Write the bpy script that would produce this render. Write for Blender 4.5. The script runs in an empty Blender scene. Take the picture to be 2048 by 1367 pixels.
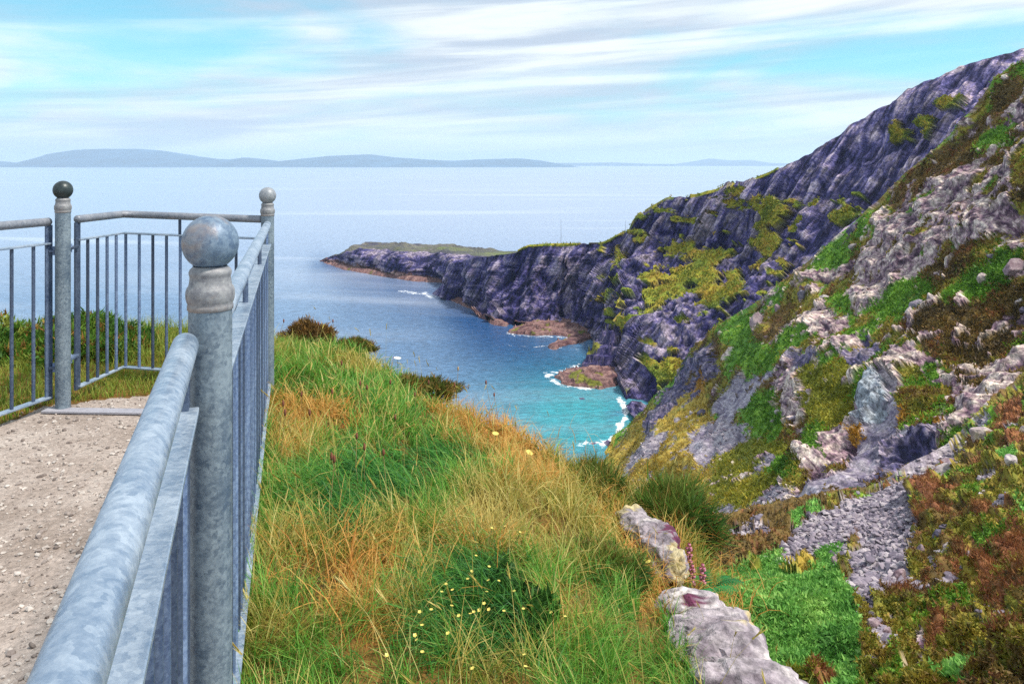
import bpy, math
import numpy as np
from mathutils import Vector

sc = bpy.context.scene
R = math.radians
rng = np.random.default_rng(11)

# ------------------------------------------------------------------ camera
HAZE = 5.0e-5          # density of the sea air
F = 1600.0            # focal length in photo pixels (photo 2048 wide)
HZ = 326.0            # row of the true horizon in the photo
CX = 1024.0
CZ = 1.35             # eye height above the path
SEA = -90.0           # sea level
cam_d = bpy.data.cameras.new("camera"); cam = bpy.data.objects.new("camera", cam_d)
sc.collection.objects.link(cam); sc.camera = cam
cam.location = (0, 0, CZ); cam.rotation_euler = (R(90), 0, 0)
cam_d.sensor_width = 36; cam_d.lens = 36 * F / 2048
cam_d.shift_y = -(683.5 - HZ) / 2048
cam_d.clip_start = 0.05; cam_d.clip_end = 150000

# ------------------------------------------------------------------ sun, sky, exposure
SUN = Vector((0.50, -0.16, 0.85)).normalized()
sun_d = bpy.data.lights.new("sun", 'SUN'); sun_d.energy = 2.3; sun_d.angle = R(7); sun_d.color = (1, .93, .84)
sun = bpy.data.objects.new("sun", sun_d); sc.collection.objects.link(sun)
sun.rotation_euler = SUN.to_track_quat('Z', 'Y').to_euler()
world = bpy.data.worlds.new("World"); sc.world = world; world.use_nodes = True
sc.view_settings.view_transform = 'Standard'; sc.view_settings.look = 'None'
sc.view_settings.exposure = 1.12; sc.view_settings.gamma = 1
sc.render.engine = 'CYCLES'
sc.cycles.use_denoising = False
sc.cycles.max_bounces = 6; sc.cycles.diffuse_bounces = 3; sc.cycles.glossy_bounces = 3
sc.cycles.transparent_max_bounces = 8; sc.cycles.volume_bounces = 4
sc.cycles.sample_clamp_indirect = 6


class NT:
    """small helper to write node trees"""
    def __init__(s, tree): s.t = tree; s.n = tree.nodes; s.n.clear()
    def add(s, typ, ins=None, **kw):
        n = s.n.new(typ)
        for k, v in kw.items(): setattr(n, k, v)
        for k, v in (ins or {}).items():
            sk = n.inputs[k]
            if isinstance(v, bpy.types.NodeSocket): s.t.links.new(v, sk)
            else: sk.default_value = v
        return n
    def math(s, op, a, b=0.0, clamp=False):
        return s.add('ShaderNodeMath', {0: a, 1: b}, operation=op, use_clamp=clamp).outputs[0]
    def mix(s, f, a, b, mode='MIX'):
        n = s.add('ShaderNodeMix', {0: f, 6: a, 7: b}, data_type='RGBA', blend_type=mode)
        return n.outputs[2]
    def vmul(s, v, k):
        return s.add('ShaderNodeVectorMath', {0: v, 1: k}, operation='MULTIPLY').outputs[0]
    def noise(s, v, scale, detail=4, rough=.55, dist=0.0, out='Fac'):
        return s.add('ShaderNodeTexNoise', {'Vector': v, 'Scale': scale, 'Detail': detail, 'Roughness': rough, 'Distortion': dist}).outputs[out]
    def ss(s, x, lo, hi, a=0.0, b=1.0):
        return s.add('ShaderNodeMapRange', {0: x, 1: lo, 2: hi, 3: a, 4: b}, interpolation_type='SMOOTHSTEP', clamp=True).outputs[0]


w = NT(world.node_tree)
tc = w.add('ShaderNodeTexCoord').outputs['Generated']
sky = w.add('ShaderNodeTexSky', sky_type='NISHITA', sun_disc=False, sun_elevation=math.asin(SUN.z),
            sun_rotation=math.atan2(SUN.x, SUN.y), altitude=90, air_density=1.0, dust_density=1.2, ozone_density=1.0).outputs[0]
blue = w.mix(1.0, sky, (0.27, .71, .71, 1), 'MULTIPLY')
sep = w.add('ShaderNodeSeparateXYZ', {0: tc})
el = sep.outputs[2]
# streaked high cloud: long in azimuth, thin in elevation, slightly tilted
skew = w.add('ShaderNodeCombineXYZ', {0: w.math('MULTIPLY', sep.outputs[0], 1.0), 1: w.math('MULTIPLY', sep.outputs[1], 1.0),
             2: w.math('ADD', el, w.math('MULTIPLY', sep.outputs[0], -0.06))}).outputs[0]
n1 = w.noise(w.vmul(skew, (2.4, 2.4, 14.0)), 1.0, 6, .55, .6)
n2 = w.noise(w.vmul(skew, (9.0, 9.0, 44.0)), 1.0, 6, .62, .4)
cl = w.math('ADD', w.math('MULTIPLY', n1, .80), w.math('MULTIPLY', n2, .20))
def blob(x, z, rx, rz, k):
    dx = w.math('MULTIPLY', w.math('SUBTRACT', sep.outputs[0], x), 1 / rx)
    dz = w.math('MULTIPLY', w.math('SUBTRACT', el, z), 1 / rz)
    d2 = w.math('ADD', w.math('MULTIPLY', dx, dx), w.math('MULTIPLY', dz, dz))
    return w.math('MULTIPLY', w.math('POWER', 2.718, w.math('MULTIPLY', d2, -1.0)), k)
bias = w.math('ADD', blob(-.42, .150, .19, .055, .30), blob(.36, .125, .22, .040, .20))
bias = w.math('ADD', bias, blob(.52, .20, .15, .03, -.3))
bias = w.math('ADD', bias, blob(0.02, .165, .20, .05, -.06))
cl = w.math('SUBTRACT', w.math('ADD', cl, .085), bias)
mask = w.ss(cl, .30, .66, .14, 1.0)
# towards the horizon the layer of cloud closes
mask = w.math('MAXIMUM', mask, w.ss(el, .055, .015, 0, .9))
n3 = w.noise(w.vmul(skew, (1.8, 1.8, 30.0)), 1.0, 5, .55, .5)
ccol = w.mix(w.ss(n3, .40, .64), (2.25, 2.6, 3.1, 1), (4.0, 4.25, 4.3, 1))
skyc = w.mix(mask, blue, ccol)
bg = w.add('ShaderNodeBackground', {0: skyc, 1: 0.12})
w.add('ShaderNodeOutputWorld', {0: bg.outputs[0]})

# ------------------------------------------------------------------ numeric helpers
def P(px, py, Y):
    px = np.asarray(px, float); py = np.asarray(py, float); Y = np.asarray(Y, float)
    return np.stack([(px - CX) * Y / F, Y + 0 * px, CZ - (py - HZ) * Y / F], -1)

def hsh(ix, iy, iz, seed=0):
    h = (ix.astype(np.int64) * 374761393 + iy.astype(np.int64) * 668265263 + iz.astype(np.int64) * 2147483647 + seed * 974711) & 0xffffffff
    h = ((h ^ (h >> 13)) * 1274126177) & 0xffffffff
    h = ((h ^ (h >> 16)) * 2246822519) & 0xffffffff
    return ((h ^ (h >> 15)) & 0xffffff) / float(0xffffff)

def vnoise(p, seed=0):
    p = np.asarray(p, float); i = np.floor(p); f = p - i; i = i.astype(np.int64)
    u = f * f * f * (f * (f * 6 - 15) + 10); o = 0
    for dx in (0, 1):
        wx = u[:, 0] if dx else 1 - u[:, 0]
        for dy in (0, 1):
            wy = u[:, 1] if dy else 1 - u[:, 1]
            for dz in (0, 1):
                wz = u[:, 2] if dz else 1 - u[:, 2]
                o = o + wx * wy * wz * hsh(i[:, 0] + dx, i[:, 1] + dy, i[:, 2] + dz, seed)
    return o * 2 - 1

def fbm(p, oct=4, seed=0, gain=.5, lac=2.03):
    a, o, t = 1.0, 0, 0; q = np.array(p, float)
    for k in range(oct):
        o = o + a * vnoise(q + k * 17.3, seed + k); t += a; a *= gain; q = q * lac
    return o / t

def ridged(p, oct=4, seed=0):
    a, o, t = 1.0, 0, 0; q = np.array(p, float)
    for k in range(oct):
        o = o + a * (1 - np.abs(vnoise(q + k * 9.1, seed + k)) * 2); t += a; a *= .5; q = q * 2.1
    return o / t

def worley(p, seed=0):
    p = np.asarray(p, float); i = np.floor(p).astype(np.int64)
    f1 = np.full(len(p), 9.); f2 = f1.copy(); idv = np.zeros(len(p)); cp = np.zeros_like(p)
    for dx in (-1, 0, 1):
        for dy in (-1, 0, 1):
            for dz in (-1, 0, 1):
                c = i + np.array([dx, dy, dz])
                j = np.stack([hsh(c[:, 0], c[:, 1], c[:, 2], seed + k) for k in (1, 2, 3)], -1)
                q = c + j; d = np.linalg.norm(p - q, axis=1); m = d < f1
                f2 = np.where(m, f1, np.minimum(f2, d)); cp[m] = q[m]
                idv = np.where(m, hsh(c[:, 0], c[:, 1], c[:, 2], seed + 7), idv); f1 = np.where(m, d, f1)
    return f1, f2, idv, p - cp

def sstep(x, a, b):
    t = np.clip((x - a) / (b - a), 0, 1); return t * t * (3 - 2 * t)

class TPS:
    """thin-plate spline through scattered controls"""
    def __init__(s, xy, v, sc_=300.0, reg=1e-4):
        s.s = sc_; s.c = np.asarray(xy, float) / sc_; n = len(s.c)
        A = np.zeros((n + 3, n + 3)); A[:n, :n] = s.k(s.c, s.c) + np.eye(n) * reg
        A[:n, n] = 1; A[:n, n + 1:] = s.c; A[n, :n] = 1; A[n + 1:, :n] = s.c.T
        s.w = np.linalg.solve(A, np.concatenate([np.asarray(v, float), [0, 0, 0]]))
    def k(s, a, b):
        d2 = ((a[:, None, :] - b[None]) ** 2).sum(-1); return np.where(d2 > 0, d2 * np.log(d2 + 1e-12), 0)
    def __call__(s, xy):
        xy = np.asarray(xy, float).reshape(-1, 2) / s.s; out = []
        for q in np.array_split(xy, max(1, len(xy) // 40000)):
            out.append(s.k(q, s.c) @ s.w[:-3] + s.w[-3] + q @ s.w[-2:])
        return np.concatenate(out)

class Depth:
    """depth of a surface whose inverse depth runs smoothly between surveyed points (px, py, metres)"""
    def __init__(s, pts):
        p = np.array(pts, float); s.t = TPS(p[:, :2], 100.0 / p[:, 2]); s.lo = (100 / p[:, 2]).min() * .8; s.hi = (100 / p[:, 2]).max() * 1.2
    def __call__(s, px, py):
        q = np.stack([np.ravel(px), np.ravel(py)], -1)
        return 100.0 / np.clip(s.t(q), s.lo, s.hi)

def inpoly(x, y, poly):
    p = np.asarray(poly, float); r = np.zeros(len(x), bool); j = len(p) - 1
    m = (x > p[:, 0].min()) & (x < p[:, 0].max()) & (y > p[:, 1].min()) & (y < p[:, 1].max())
    xs, ys = x[m], y[m]; t = np.zeros(len(xs), bool)
    for i in range(len(p)):
        (xi, yi), (xj, yj) = p[i], p[j]
        if yi != yj: t ^= ((yi > ys) != (yj > ys)) & (xs < (xj - xi) * (ys - yi) / (yj - yi) + xi)
        j = i
    r[m] = t; return r

def segdist(x, y, line):
    p = np.asarray(line, float); d = np.full(len(x), 1e9)
    for a, b in zip(p[:-1], p[1:]):
        v = b - a; L = (v @ v) or 1
        t = np.clip(((x - a[0]) * v[0] + (y - a[1]) * v[1]) / L, 0, 1)
        d = np.minimum(d, np.hypot(x - a[0] - t * v[0], y - a[1] - t * v[1]))
    return d

# ------------------------------------------------------------------ object helpers
def props(o, label=None, category=None, group=None, kind=None):
    for k, v in (('label', label), ('category', category), ('group', group), ('kind', kind)):
        if v: o[k] = v
    return o

def mesh(name, V, polys, mat, parent=None, col=None, attrs=None, smooth=False, mats=None, matidx=None, loc=None, **kw):
    """polys: list of int arrays, each (n,3) or (n,4)"""
    V = np.asarray(V, np.float64)
    if loc is not None: V = V - np.asarray(loc, float)
    me = bpy.data.meshes.new(name); me.vertices.add(len(V)); me.vertices.foreach_set('co', V.astype(np.float32).ravel())
    polys = [np.asarray(p, np.int32) for p in polys if len(p)]
    tot = np.concatenate([np.full(len(p), p.shape[1], np.int32) for p in polys])
    st = np.concatenate([[0], np.cumsum(tot)[:-1]]).astype(np.int32)
    lv = np.concatenate([p.ravel() for p in polys]).astype(np.int32)
    me.loops.add(len(lv)); me.loops.foreach_set('vertex_index', lv)
    me.polygons.add(len(tot)); me.polygons.foreach_set('loop_start', st); me.polygons.foreach_set('loop_total', tot)
    me.polygons.foreach_set('use_smooth', np.full(len(tot), smooth))
    for m in (mats or [mat]): me.materials.append(m)
    if matidx is not None: me.polygons.foreach_set('material_index', np.asarray(matidx, np.int32))
    if col is not None:
        a = me.color_attributes.new('Col', 'FLOAT_COLOR', 'POINT'); c = np.ones((len(V), 4), np.float32); c[:, :3] = col
        a.data.foreach_set('color', c.ravel())
    for k, v in (attrs or {}).items():
        a = me.attributes.new(k, 'FLOAT', 'POINT'); a.data.foreach_set('value', np.asarray(v, np.float32))
    me.update(calc_edges=True); me.validate()
    o = bpy.data.objects.new(name, me); sc.collection.objects.link(o)
    if parent: o.parent = parent
    elif loc is not None: o.location = loc
    return props(o, **kw)

def empty(name, loc, **kw):
    o = bpy.data.objects.new(name, None); sc.collection.objects.link(o); o.location = loc; o.empty_display_size = .1
    return props(o, **kw)

def gridfaces(nr, nc):
    i = np.arange(nr * nc).reshape(nr, nc)
    return np.stack([i[:-1, :-1], i[1:, :-1], i[1:, 1:], i[:-1, 1:]], -1).reshape(-1, 4)

# ------------------------------------------------------------------ materials
def mat(name): m = bpy.data.materials.new(name); m.use_nodes = True; return m, NT(m.node_tree)

def mat_vcol(name, rough=.85, spec=.25, nscale=None, namp=.25, bump=None, trans=0.0, stretch=(1, 1, 1), rot=(0, 0, 0), frame=None):
    """surface whose own colour is the mesh attribute, broken up by noise, with optional bump"""
    m, t = mat(name)
    c = t.add('ShaderNodeAttribute', attribute_name='Col').outputs['Color']
    geo = t.add('ShaderNodeTexCoord').outputs['Object']
    vec = t.add('ShaderNodeMapping', {'Vector': geo, 'Rotation': rot, 'Scale': stretch}).outputs[0]
    if nscale:
        n = t.noise(vec, nscale, 6, .65)
        k = t.ss(n, .25, .75, 1 - namp, 1 + namp)
        kk = t.add('ShaderNodeCombineXYZ', {0: k, 1: k, 2: k}).outputs[0]
        c = t.mix(1.0, c, kk, 'MULTIPLY')
    if frame:                                               # mineral streaks along the cleavage of the rock
        (e1, e2, e3), (s1, s2, s3), lo, hi = frame[:4]
        d = [t.math('MULTIPLY', t.add('ShaderNodeVectorMath', {0: geo, 1: tuple(e)}, operation='DOT_PRODUCT').outputs['Value'], s) for e, s in zip((e1, e2, e3), (s1, s2, s3))]
        sv = t.add('ShaderNodeCombineXYZ', {0: d[0], 1: d[1], 2: d[2]}).outputs[0]
        sn = t.noise(sv, 1.0, 5, .68, .6); rk = t.add('ShaderNodeAttribute', attribute_name='rocky').outputs['Fac']
        k = t.ss(sn, .34, .68, lo, hi); k = t.math('ADD', 1.0, t.math('MULTIPLY', t.math('SUBTRACT', k, 1.0), rk))
        c = t.mix(1.0, c, t.add('ShaderNodeCombineXYZ', {0: k, 1: k, 2: k}).outputs[0], 'MULTIPLY')
    ins = {'Base Color': c, 'Roughness': rough, 'Specular IOR Level': spec}
    if frame: bump = list(bump or [])
    if bump:
        b = None
        for sc_, st, dist in bump:
            h = t.noise(vec, sc_, 5, .6)
            a = {'Height': h, 'Strength': st, 'Distance': dist}
            if b: a['Normal'] = b
            b = t.add('ShaderNodeBump', a).outputs[0]
        if frame: b = t.add('ShaderNodeBump', {'Height': sn, 'Strength': t.math('MULTIPLY', rk, .8), 'Distance': frame[4] if len(frame) > 4 else .5, 'Normal': b}).outputs[0]
        ins['Normal'] = b
    p = t.add('ShaderNodeBsdfPrincipled', ins)
    sh = p.outputs[0]
    if trans:
        tr = t.add('ShaderNodeBsdfTranslucent', {0: c})
        sh = t.add('ShaderNodeMixShader', {0: trans, 1: sh, 2: tr.outputs[0]}).outputs[0]
    t.add('ShaderNodeOutputMaterial', {0: sh}); return m

M = {}
def frame_of(a, b):
    a = np.array(a, float); a /= np.linalg.norm(a); b = np.cross(a, b); b /= np.linalg.norm(b); return a, b, np.cross(a, b)
CLEAV = frame_of((.50, .15, -.85), (0, 1, 0)); RIBS = frame_of((-.50, .12, -.86), (.1, 1, 0))
M['rock'] = mat_vcol('rock', .8, .3, 2.6, .4, [(.9, .4, .2), (4.0, .6, .10)], frame=(CLEAV, (.16, 1.5, 1.0), .42, 1.65, .22))
M['farrock'] = mat_vcol('far_rock', .85, .2, .9, .5, [(.35, .5, .6), (1.4, .5, .3)], frame=(RIBS, (.05, .50, .32), .35, 1.85, .7))
M['nearrock'] = mat_vcol('near_rock', .8, .25, 26, .55, [(9, .7, .04), (40, .8, .012), (150, .5, .003)])
M['stone'] = mat_vcol('stone', .8, .3, 6, .25, [(8, .5, .05)])
M['leaf'] = mat_vcol('leaf', .6, .25, trans=.3)
M['grass'] = mat_vcol('grass_blade', .5, .3, trans=.35)
M['soil'] = mat_vcol('soil', .95, .1, 30, .35, [(25, .6, .02), (120, .5, .006)])
def plain(name, c, rough=.6, **kw):
    m, t = mat(name); p = t.add('ShaderNodeBsdfPrincipled', {'Base Color': (*c, 1), 'Roughness': rough, **kw}); t.add('ShaderNodeOutputMaterial', {0: p.outputs[0]}); return m
M['mast'] = plain('mast_metal', (.25, .26, .3), .5)

def galv(name, base, dark, rust=0.0, rough=.45, spangle=55, metal=.55, vary=0.0):
    """weathered hot-dip galvanised steel: spangle cells, dull oxide bloom, a little rust stain"""
    m, t = mat(name)
    o = t.add('ShaderNodeTexCoord').outputs['Object']
    v = t.add('ShaderNodeTexVoronoi', {'Vector': t.add('ShaderNodeVectorMath', {0: o, 1: t.vmul(t.noise(o, 60, 2, .5, 0, 'Color'), (.02, .02, .02))}, operation='ADD').outputs[0], 'Scale': spangle})
    cell = t.add('ShaderNodeSeparateColor', {0: v.outputs['Color']}).outputs[0]
    n = t.noise(o, 9, 6, .65); n2 = t.noise(o, 90, 4, .7)
    f = t.math('ADD', t.math('MULTIPLY', cell, .22), t.math('ADD', t.math('MULTIPLY', n, .95), t.math('MULTIPLY', n2, .75)))
    c = t.mix(t.ss(f, .62, 1.30), (*dark, 1), (*base, 1))
    if vary:
        rv = t.ss(t.add('ShaderNodeObjectInfo').outputs['Random'], 0, 1, 1 - vary, 1 + vary); c = t.mix(1.0, c, t.add('ShaderNodeCombineXYZ', {0: rv, 1: rv, 2: rv}).outputs[0], 'MULTIPLY')
    if rust: c = t.mix(t.ss(t.noise(o, 5.5, 5, .6, .6), 1 - rust - .1, 1.08 - rust), c, (.33, .25, .20, 1))
    b = t.add('ShaderNodeBump', {'Height': n2, 'Strength': .18, 'Distance': .004}).outputs[0]
    r = t.ss(n, .3, .7, rough - .08, rough + .15)
    p = t.add('ShaderNodeBsdfPrincipled', {'Base Color': c, 'Roughness': r, 'Metallic': metal, 'Normal': b})
    t.add('ShaderNodeOutputMaterial', {0: p.outputs[0]}); return m
M['galv'] = galv('galvanised_steel', (.44, .51, .59), (.17, .24, .34), 0, .42, 110, .35)
M['railgrey'] = galv('dull_handrail_steel', (.30, .31, .34), (.15, .17, .21), .30, .5, 110, .2)
M['post'] = galv('weathered_post_steel', (.27, .33, .37), (.075, .11, .155), .12, .5, 130, .2)
M['bar'] = galv('baluster_steel', (.17, .23, .34), (.05, .08, .16), 0, .5, 120, .2, .55)
M['collar'] = galv('stained_collar_steel', (.34, .34, .34), (.15, .15, .17), .40, .55, 110, .2)
M['ball'] = galv('weathered_ball_steel', (.23, .31, .39), (.055, .10, .18), .46, .5, 90, .15)
M['ballgrey'] = galv('pale_ball_steel', (.38, .39, .40), (.17, .19, .22), .35, .5, 90, .15)
M['balldark'] = galv('dark_ball_steel', (.045, .065, .065), (.015, .02, .025), .15, .4, 60, .15)
M['plate'] = galv('threshold_steel', (.42, .41, .45), (.30, .29, .33), .2, .6, 90, .2)

# ------------------------------------------------------------------ sea
m, t = mat('sea_water')
o = t.add('ShaderNodeTexCoord').outputs['Object']
sh = t.add('ShaderNodeAttribute', attribute_name='shallow').outputs['Fac']
fo = t.add('ShaderNodeAttribute', attribute_name='surf').outputs['Fac']
weed = t.ss(t.noise(o, .035, 4, .6), .56, .70)
deep = t.mix(t.noise(o, .012, 4, .6), (.085, .175, .32, 1), (.15, .245, .39, 1))
ripple = t.ss(t.noise(t.vmul(o, (.22, .5, 1)), 1.0, 5, .7, .8), .30, .72, .66, 1.38)
off_ = t.add('ShaderNodeAttribute', attribute_name='offing').outputs['Fac']; deep = t.mix(off_, deep, (.30, .36, .50, 1))  # silvery sky sheen of the distant water, painted into its base colour
dp_ = t.add('ShaderNodeAttribute', attribute_name='deepness').outputs['Fac']
deep = t.mix(dp_, deep, (.010, .065, .20, 1))
c = t.mix(sh, deep, (.025, .30, .36, 1))
c = t.mix(t.math('MULTIPLY', t.math('MULTIPLY', sh, weed), .55), c, (.05, .16, .30, 1))
fn = t.math('ADD', t.math('MULTIPLY', t.noise(o, .16, 6, .7, 1.2), .62), t.math('MULTIPLY', t.noise(o, .6, 4, .7), .48))
foam = t.ss(t.math('ADD', fn, t.math('MULTIPLY', fo, .36)), .80, .90)
caps = t.math('MULTIPLY', t.ss(t.noise(t.vmul(o, (.05, .16, 1)), 1.0, 6, .72, .8), .76, .82), .6)
streak = t.math('MULTIPLY', t.ss(t.noise(t.vmul(o, (.0007, .0045, 1)), 1.0, 5, .55, 1.2), .52, .72), .5)
c = t.mix(1.0, c, t.add('ShaderNodeCombineXYZ', {0: ripple, 1: ripple, 2: ripple}).outputs[0], 'MULTIPLY')
foam = t.math('MAXIMUM', foam, caps)
c = t.mix(foam, c, (.85, .88, .9, 1))
c = t.mix(streak, c, (.55, .60, .70, 1))
h1 = t.noise(t.vmul(o, (.10, .20, 1)), 1.0, 5, .62, .6)
h2 = t.noise(t.vmul(o, (.45, .75, 1)), 1.0, 4, .65, .4)
b1 = t.add('ShaderNodeBump', {'Height': h1, 'Strength': t.math('SUBTRACT', .45, t.math('MULTIPLY', off_, .36)), 'Distance': 2.0}).outputs[0]
b2 = t.add('ShaderNodeBump', {'Height': h2, 'Strength': t.math('SUBTRACT', 1.0, t.math('MULTIPLY', off_, .85)), 'Distance': 1.0, 'Normal': b1}).outputs[0]
p = t.add('ShaderNodeBsdfPrincipled', {'Base Color': c, 'Roughness': t.ss(foam, 0, 1, .22, .8), 'IOR': 1.33, 'Normal': b2})
t.add('ShaderNodeOutputMaterial', {0: p.outputs[0]}); M['sea'] = m

px = np.concatenate([np.linspace(-6000, 500, 30), np.arange(520, 1420, 3.0), np.linspace(1430, 8000, 30)])
py = np.concatenate([[328.6, 330, 332, 335, 340, 350, 365, 380, 400, 420, 440, 460, 480, 496], np.arange(500, 960, 3.0), [1000, 1080, 1250, 1600, 2600, 6000]])
GX, GY = np.meshgrid(px, py); Ys = (CZ - SEA) * F / (GY - HZ)
V = P(GX, GY, Ys).reshape(-1, 3); V[:, 2] = SEA
gx, gy = GX.ravel(), GY.ravel()
shore = [([(655, 524), (700, 534), (760, 546), (830, 556), (890, 563)], 6, .75), ([(850, 590), (890, 592), (940, 608), (965, 615)], 8, .9), ([(860, 586), (800, 584), (860, 590)], 5, .8),
         ([(965, 632), (1030, 650)], 5, .5), ([(1015, 665), (1060, 672), (1120, 672), (1165, 684)], 7, .8), ([(1005, 688), (1060, 694), (1095, 690), (1170, 700)], 4, .7),
         ([(1160, 728), (1110, 745), (1090, 752), (1120, 768), (1180, 776)], 9, .85), ([(1180, 776), (1240, 770)], 6, .7), ([(1240, 800), (1255, 825), (1240, 850), (1228, 872), (1205, 890)], 12, 1.0),
         ([(1205, 884), (1160, 887)], 8, .9), ([(965, 640), (985, 655)], 4, .6), ([(930, 625), (955, 632)], 4, .6), ([(1070, 796), (1110, 794)], 3, .55), ([(1160, 797), (1172, 799)], 3, .6),
         ([(700, 541), (745, 541)], 3, .6)]
surf = np.zeros(len(gx)); wx_ = fbm(np.stack([gx / 16, gy / 8, 0 * gx], -1), 3, 5) * 6; wy_ = fbm(np.stack([gx / 16, gy / 8, 0 * gx + 5], -1), 3, 7) * 4
for ln, wd, k in shore: surf = np.maximum(surf, k * np.exp(-(segdist(gx + wx_, gy + wy_, ln) / (wd * .85)) ** 2))
q = ((gx - 1165) / 165) ** 2 + ((gy - 842) / 86) ** 2
shal = np.clip(np.exp(-q * .8) * 1.15, 0, 1)
shal = np.maximum(shal, .35 * np.exp(-((gx - 1130) / 120) ** 2 - ((gy - 765) / 40) ** 2))
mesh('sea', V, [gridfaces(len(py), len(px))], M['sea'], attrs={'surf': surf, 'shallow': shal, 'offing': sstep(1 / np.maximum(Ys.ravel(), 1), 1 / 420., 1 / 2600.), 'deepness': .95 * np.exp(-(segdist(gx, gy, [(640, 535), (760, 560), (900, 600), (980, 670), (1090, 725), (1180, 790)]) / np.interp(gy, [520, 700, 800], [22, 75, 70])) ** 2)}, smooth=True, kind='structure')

# ------------------------------------------------------------------ hills across the water
M['hill'] = mat_vcol('hill', .95, .05, .002, .4)
def hills(name, prof, Y, w):
    prof = np.array(prof, float); px = np.linspace(prof[0, 0], prof[-1, 0], 260); top = np.interp(px, prof[:, 0], prof[:, 1])
    X = (px - CX) * Y / F; Z = CZ - (top - HZ) * Y / F + 8
    rows = []
    for f, dy in ((0, -1), (.25, -.75), (.55, -.45), (.85, -.18), (1, 0), (.9, .3), (.5, .7), (0, 1.2)):
        y = np.full(len(X), Y + dy * w); z = SEA - 5 + (Z - SEA) * f
        v = np.stack([X * (1 + dy * w / Y * 0), y, z], -1)
        v[:, 2] += fbm(v / 900.0, 4, 5) * 28 * f * (f < 1); rows.append(v)
    V = np.concatenate(rows); n = fbm(V / 1500, 3, 9)[:, None]
    col = np.array([.03, .08, .14]) * (1 + .4 * n)
    mesh(name, V, [gridfaces(len(rows), len(px))], M['hill'], col=col, smooth=True, kind='structure')
hills('far_hills', [(-260, 322), (-120, 318), (0, 324), (30, 328), (55, 329), (80, 317), (110, 306), (150, 300), (200, 298), (280, 298), (330, 302), (380, 311), (430, 318), (460, 319), (490, 315), (520, 319), (555, 323),
      (600, 318), (660, 312), (740, 309), (790, 315), (850, 319), (900, 322), (960, 319), (1040, 317), (1080, 321), (1120, 328), (1150, 333)], 19000, 1800)
hills('farther_hills', [(700, 330), (780, 316), (850, 320), (950, 323), (1100, 326), (1170, 326), (1230, 325), (1300, 328), (1360, 328), (1420, 317), (1460, 321), (1500, 320), (1540, 326), (1620, 328)], 27000, 2500)

# ------------------------------------------------------------------ surveyed land surfaces
def curve(pts):
    p = np.array(pts, float); return lambda x: np.interp(x, p[:, 0], p[:, 1])

class Land:
    """a sheet of land: columns along its skyline, rows from skyline to foot, then a far side falling away behind"""
    def __init__(s, x0, x1, step, top, bot, depth, nr, back, pw=1.0, left=(), below=()):
        s.depth = depth; px = np.arange(x0, x1 + .1, step); s.px = px
        t = np.linspace(0, 1, nr) ** pw; tp, bt = top(px), bot(px)
        PY = tp[None] + (bt - tp)[None] * t[:, None]; PX = np.repeat(px[None], nr, 0)
        Y = depth(PX, PY).reshape(PX.shape); V = P(PX, PY, Y)
        bk = []
        for dx, dy, dz in back:
            v = V[0] + np.array([dx, dy, dz]); bk.append(v)
        if bk: V = np.concatenate([np.stack(bk[::-1]), V]); PX = np.concatenate([np.repeat(px[None], len(bk), 0), PX]); PY = np.concatenate([np.repeat(tp[None] - 1, len(bk), 0), PY])
        for off in left: V = np.concatenate([V[:, :1] + np.array(off, float), V], 1); PX = np.concatenate([PX[:, :1], PX], 1); PY = np.concatenate([PY[:, :1], PY], 1)
        for off in below: V = np.concatenate([V, V[-1:] + np.array(off, float)]); PX = np.concatenate([PX, PX[-1:]]); PY = np.concatenate([PY, PY[-1:]])
        s.nb = len(bk); s.V, s.PX, s.PY = V, PX, PY; s.nr, s.nc = V.shape[:2]; s.normals()
        s.flat()
    def normals(s):
        du = np.gradient(s.V, axis=1); dv = np.gradient(s.V, axis=0)
        n = np.cross(dv, du); n /= np.linalg.norm(n, axis=-1, keepdims=True) + 1e-9
        flip = np.sign(np.median((n * (np.array([0, 0, CZ]) - s.V)).sum(-1))); s.N = n * (flip or 1)
    def flat(s): s.v = s.V.reshape(-1, 3); s.n = s.N.reshape(-1, 3); s.x = s.PX.ravel(); s.y = s.PY.ravel()
    def displace(s, d): s.V = s.V + s.N * d.reshape(s.V.shape[:2])[..., None]; s.normals(); s.flat()
    def build(s, name, m, col, **kw):
        s.col = col
        return mesh(name, s.v, [gridfaces(s.nr, s.nc)], m, col=col, **kw)
    def sample(s, n, mask=None, rg=rng, x0=None, x1=None):
        """random points over the sheet: position, normal, photo coordinates"""
        r = rg.random((n, 2)); i = s.nb - 1 + r[:, 0] * (s.nr - 1 - s.nb); j = r[:, 1] * (s.nc - 2)
        a, b = i.astype(int), j.astype(int); fa, fb = (i - a)[:, None], (j - b)[:, None]
        g = lambda A: A[a, b] * (1 - fa) * (1 - fb) + A[a + 1, b] * fa * (1 - fb) + A[a, b + 1] * (1 - fa) * fb + A[a + 1, b + 1] * fa * fb
        k = a * s.nc + b
        return g(s.V), g(s.N), k

def pick(col_list, w_):
    """soft blend between a few colours by a 0..1 field"""
    c = np.array(col_list); n = len(c) - 1; f = np.clip(w_, 0, 1) * n; i = np.minimum(f.astype(int), n - 1); f = (f - i)[:, None]
    return c[i] * (1 - f) + c[i + 1] * f
u01 = lambda n, k=1.6: np.clip(.5 + n * k * .5, 0, 1)

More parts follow.
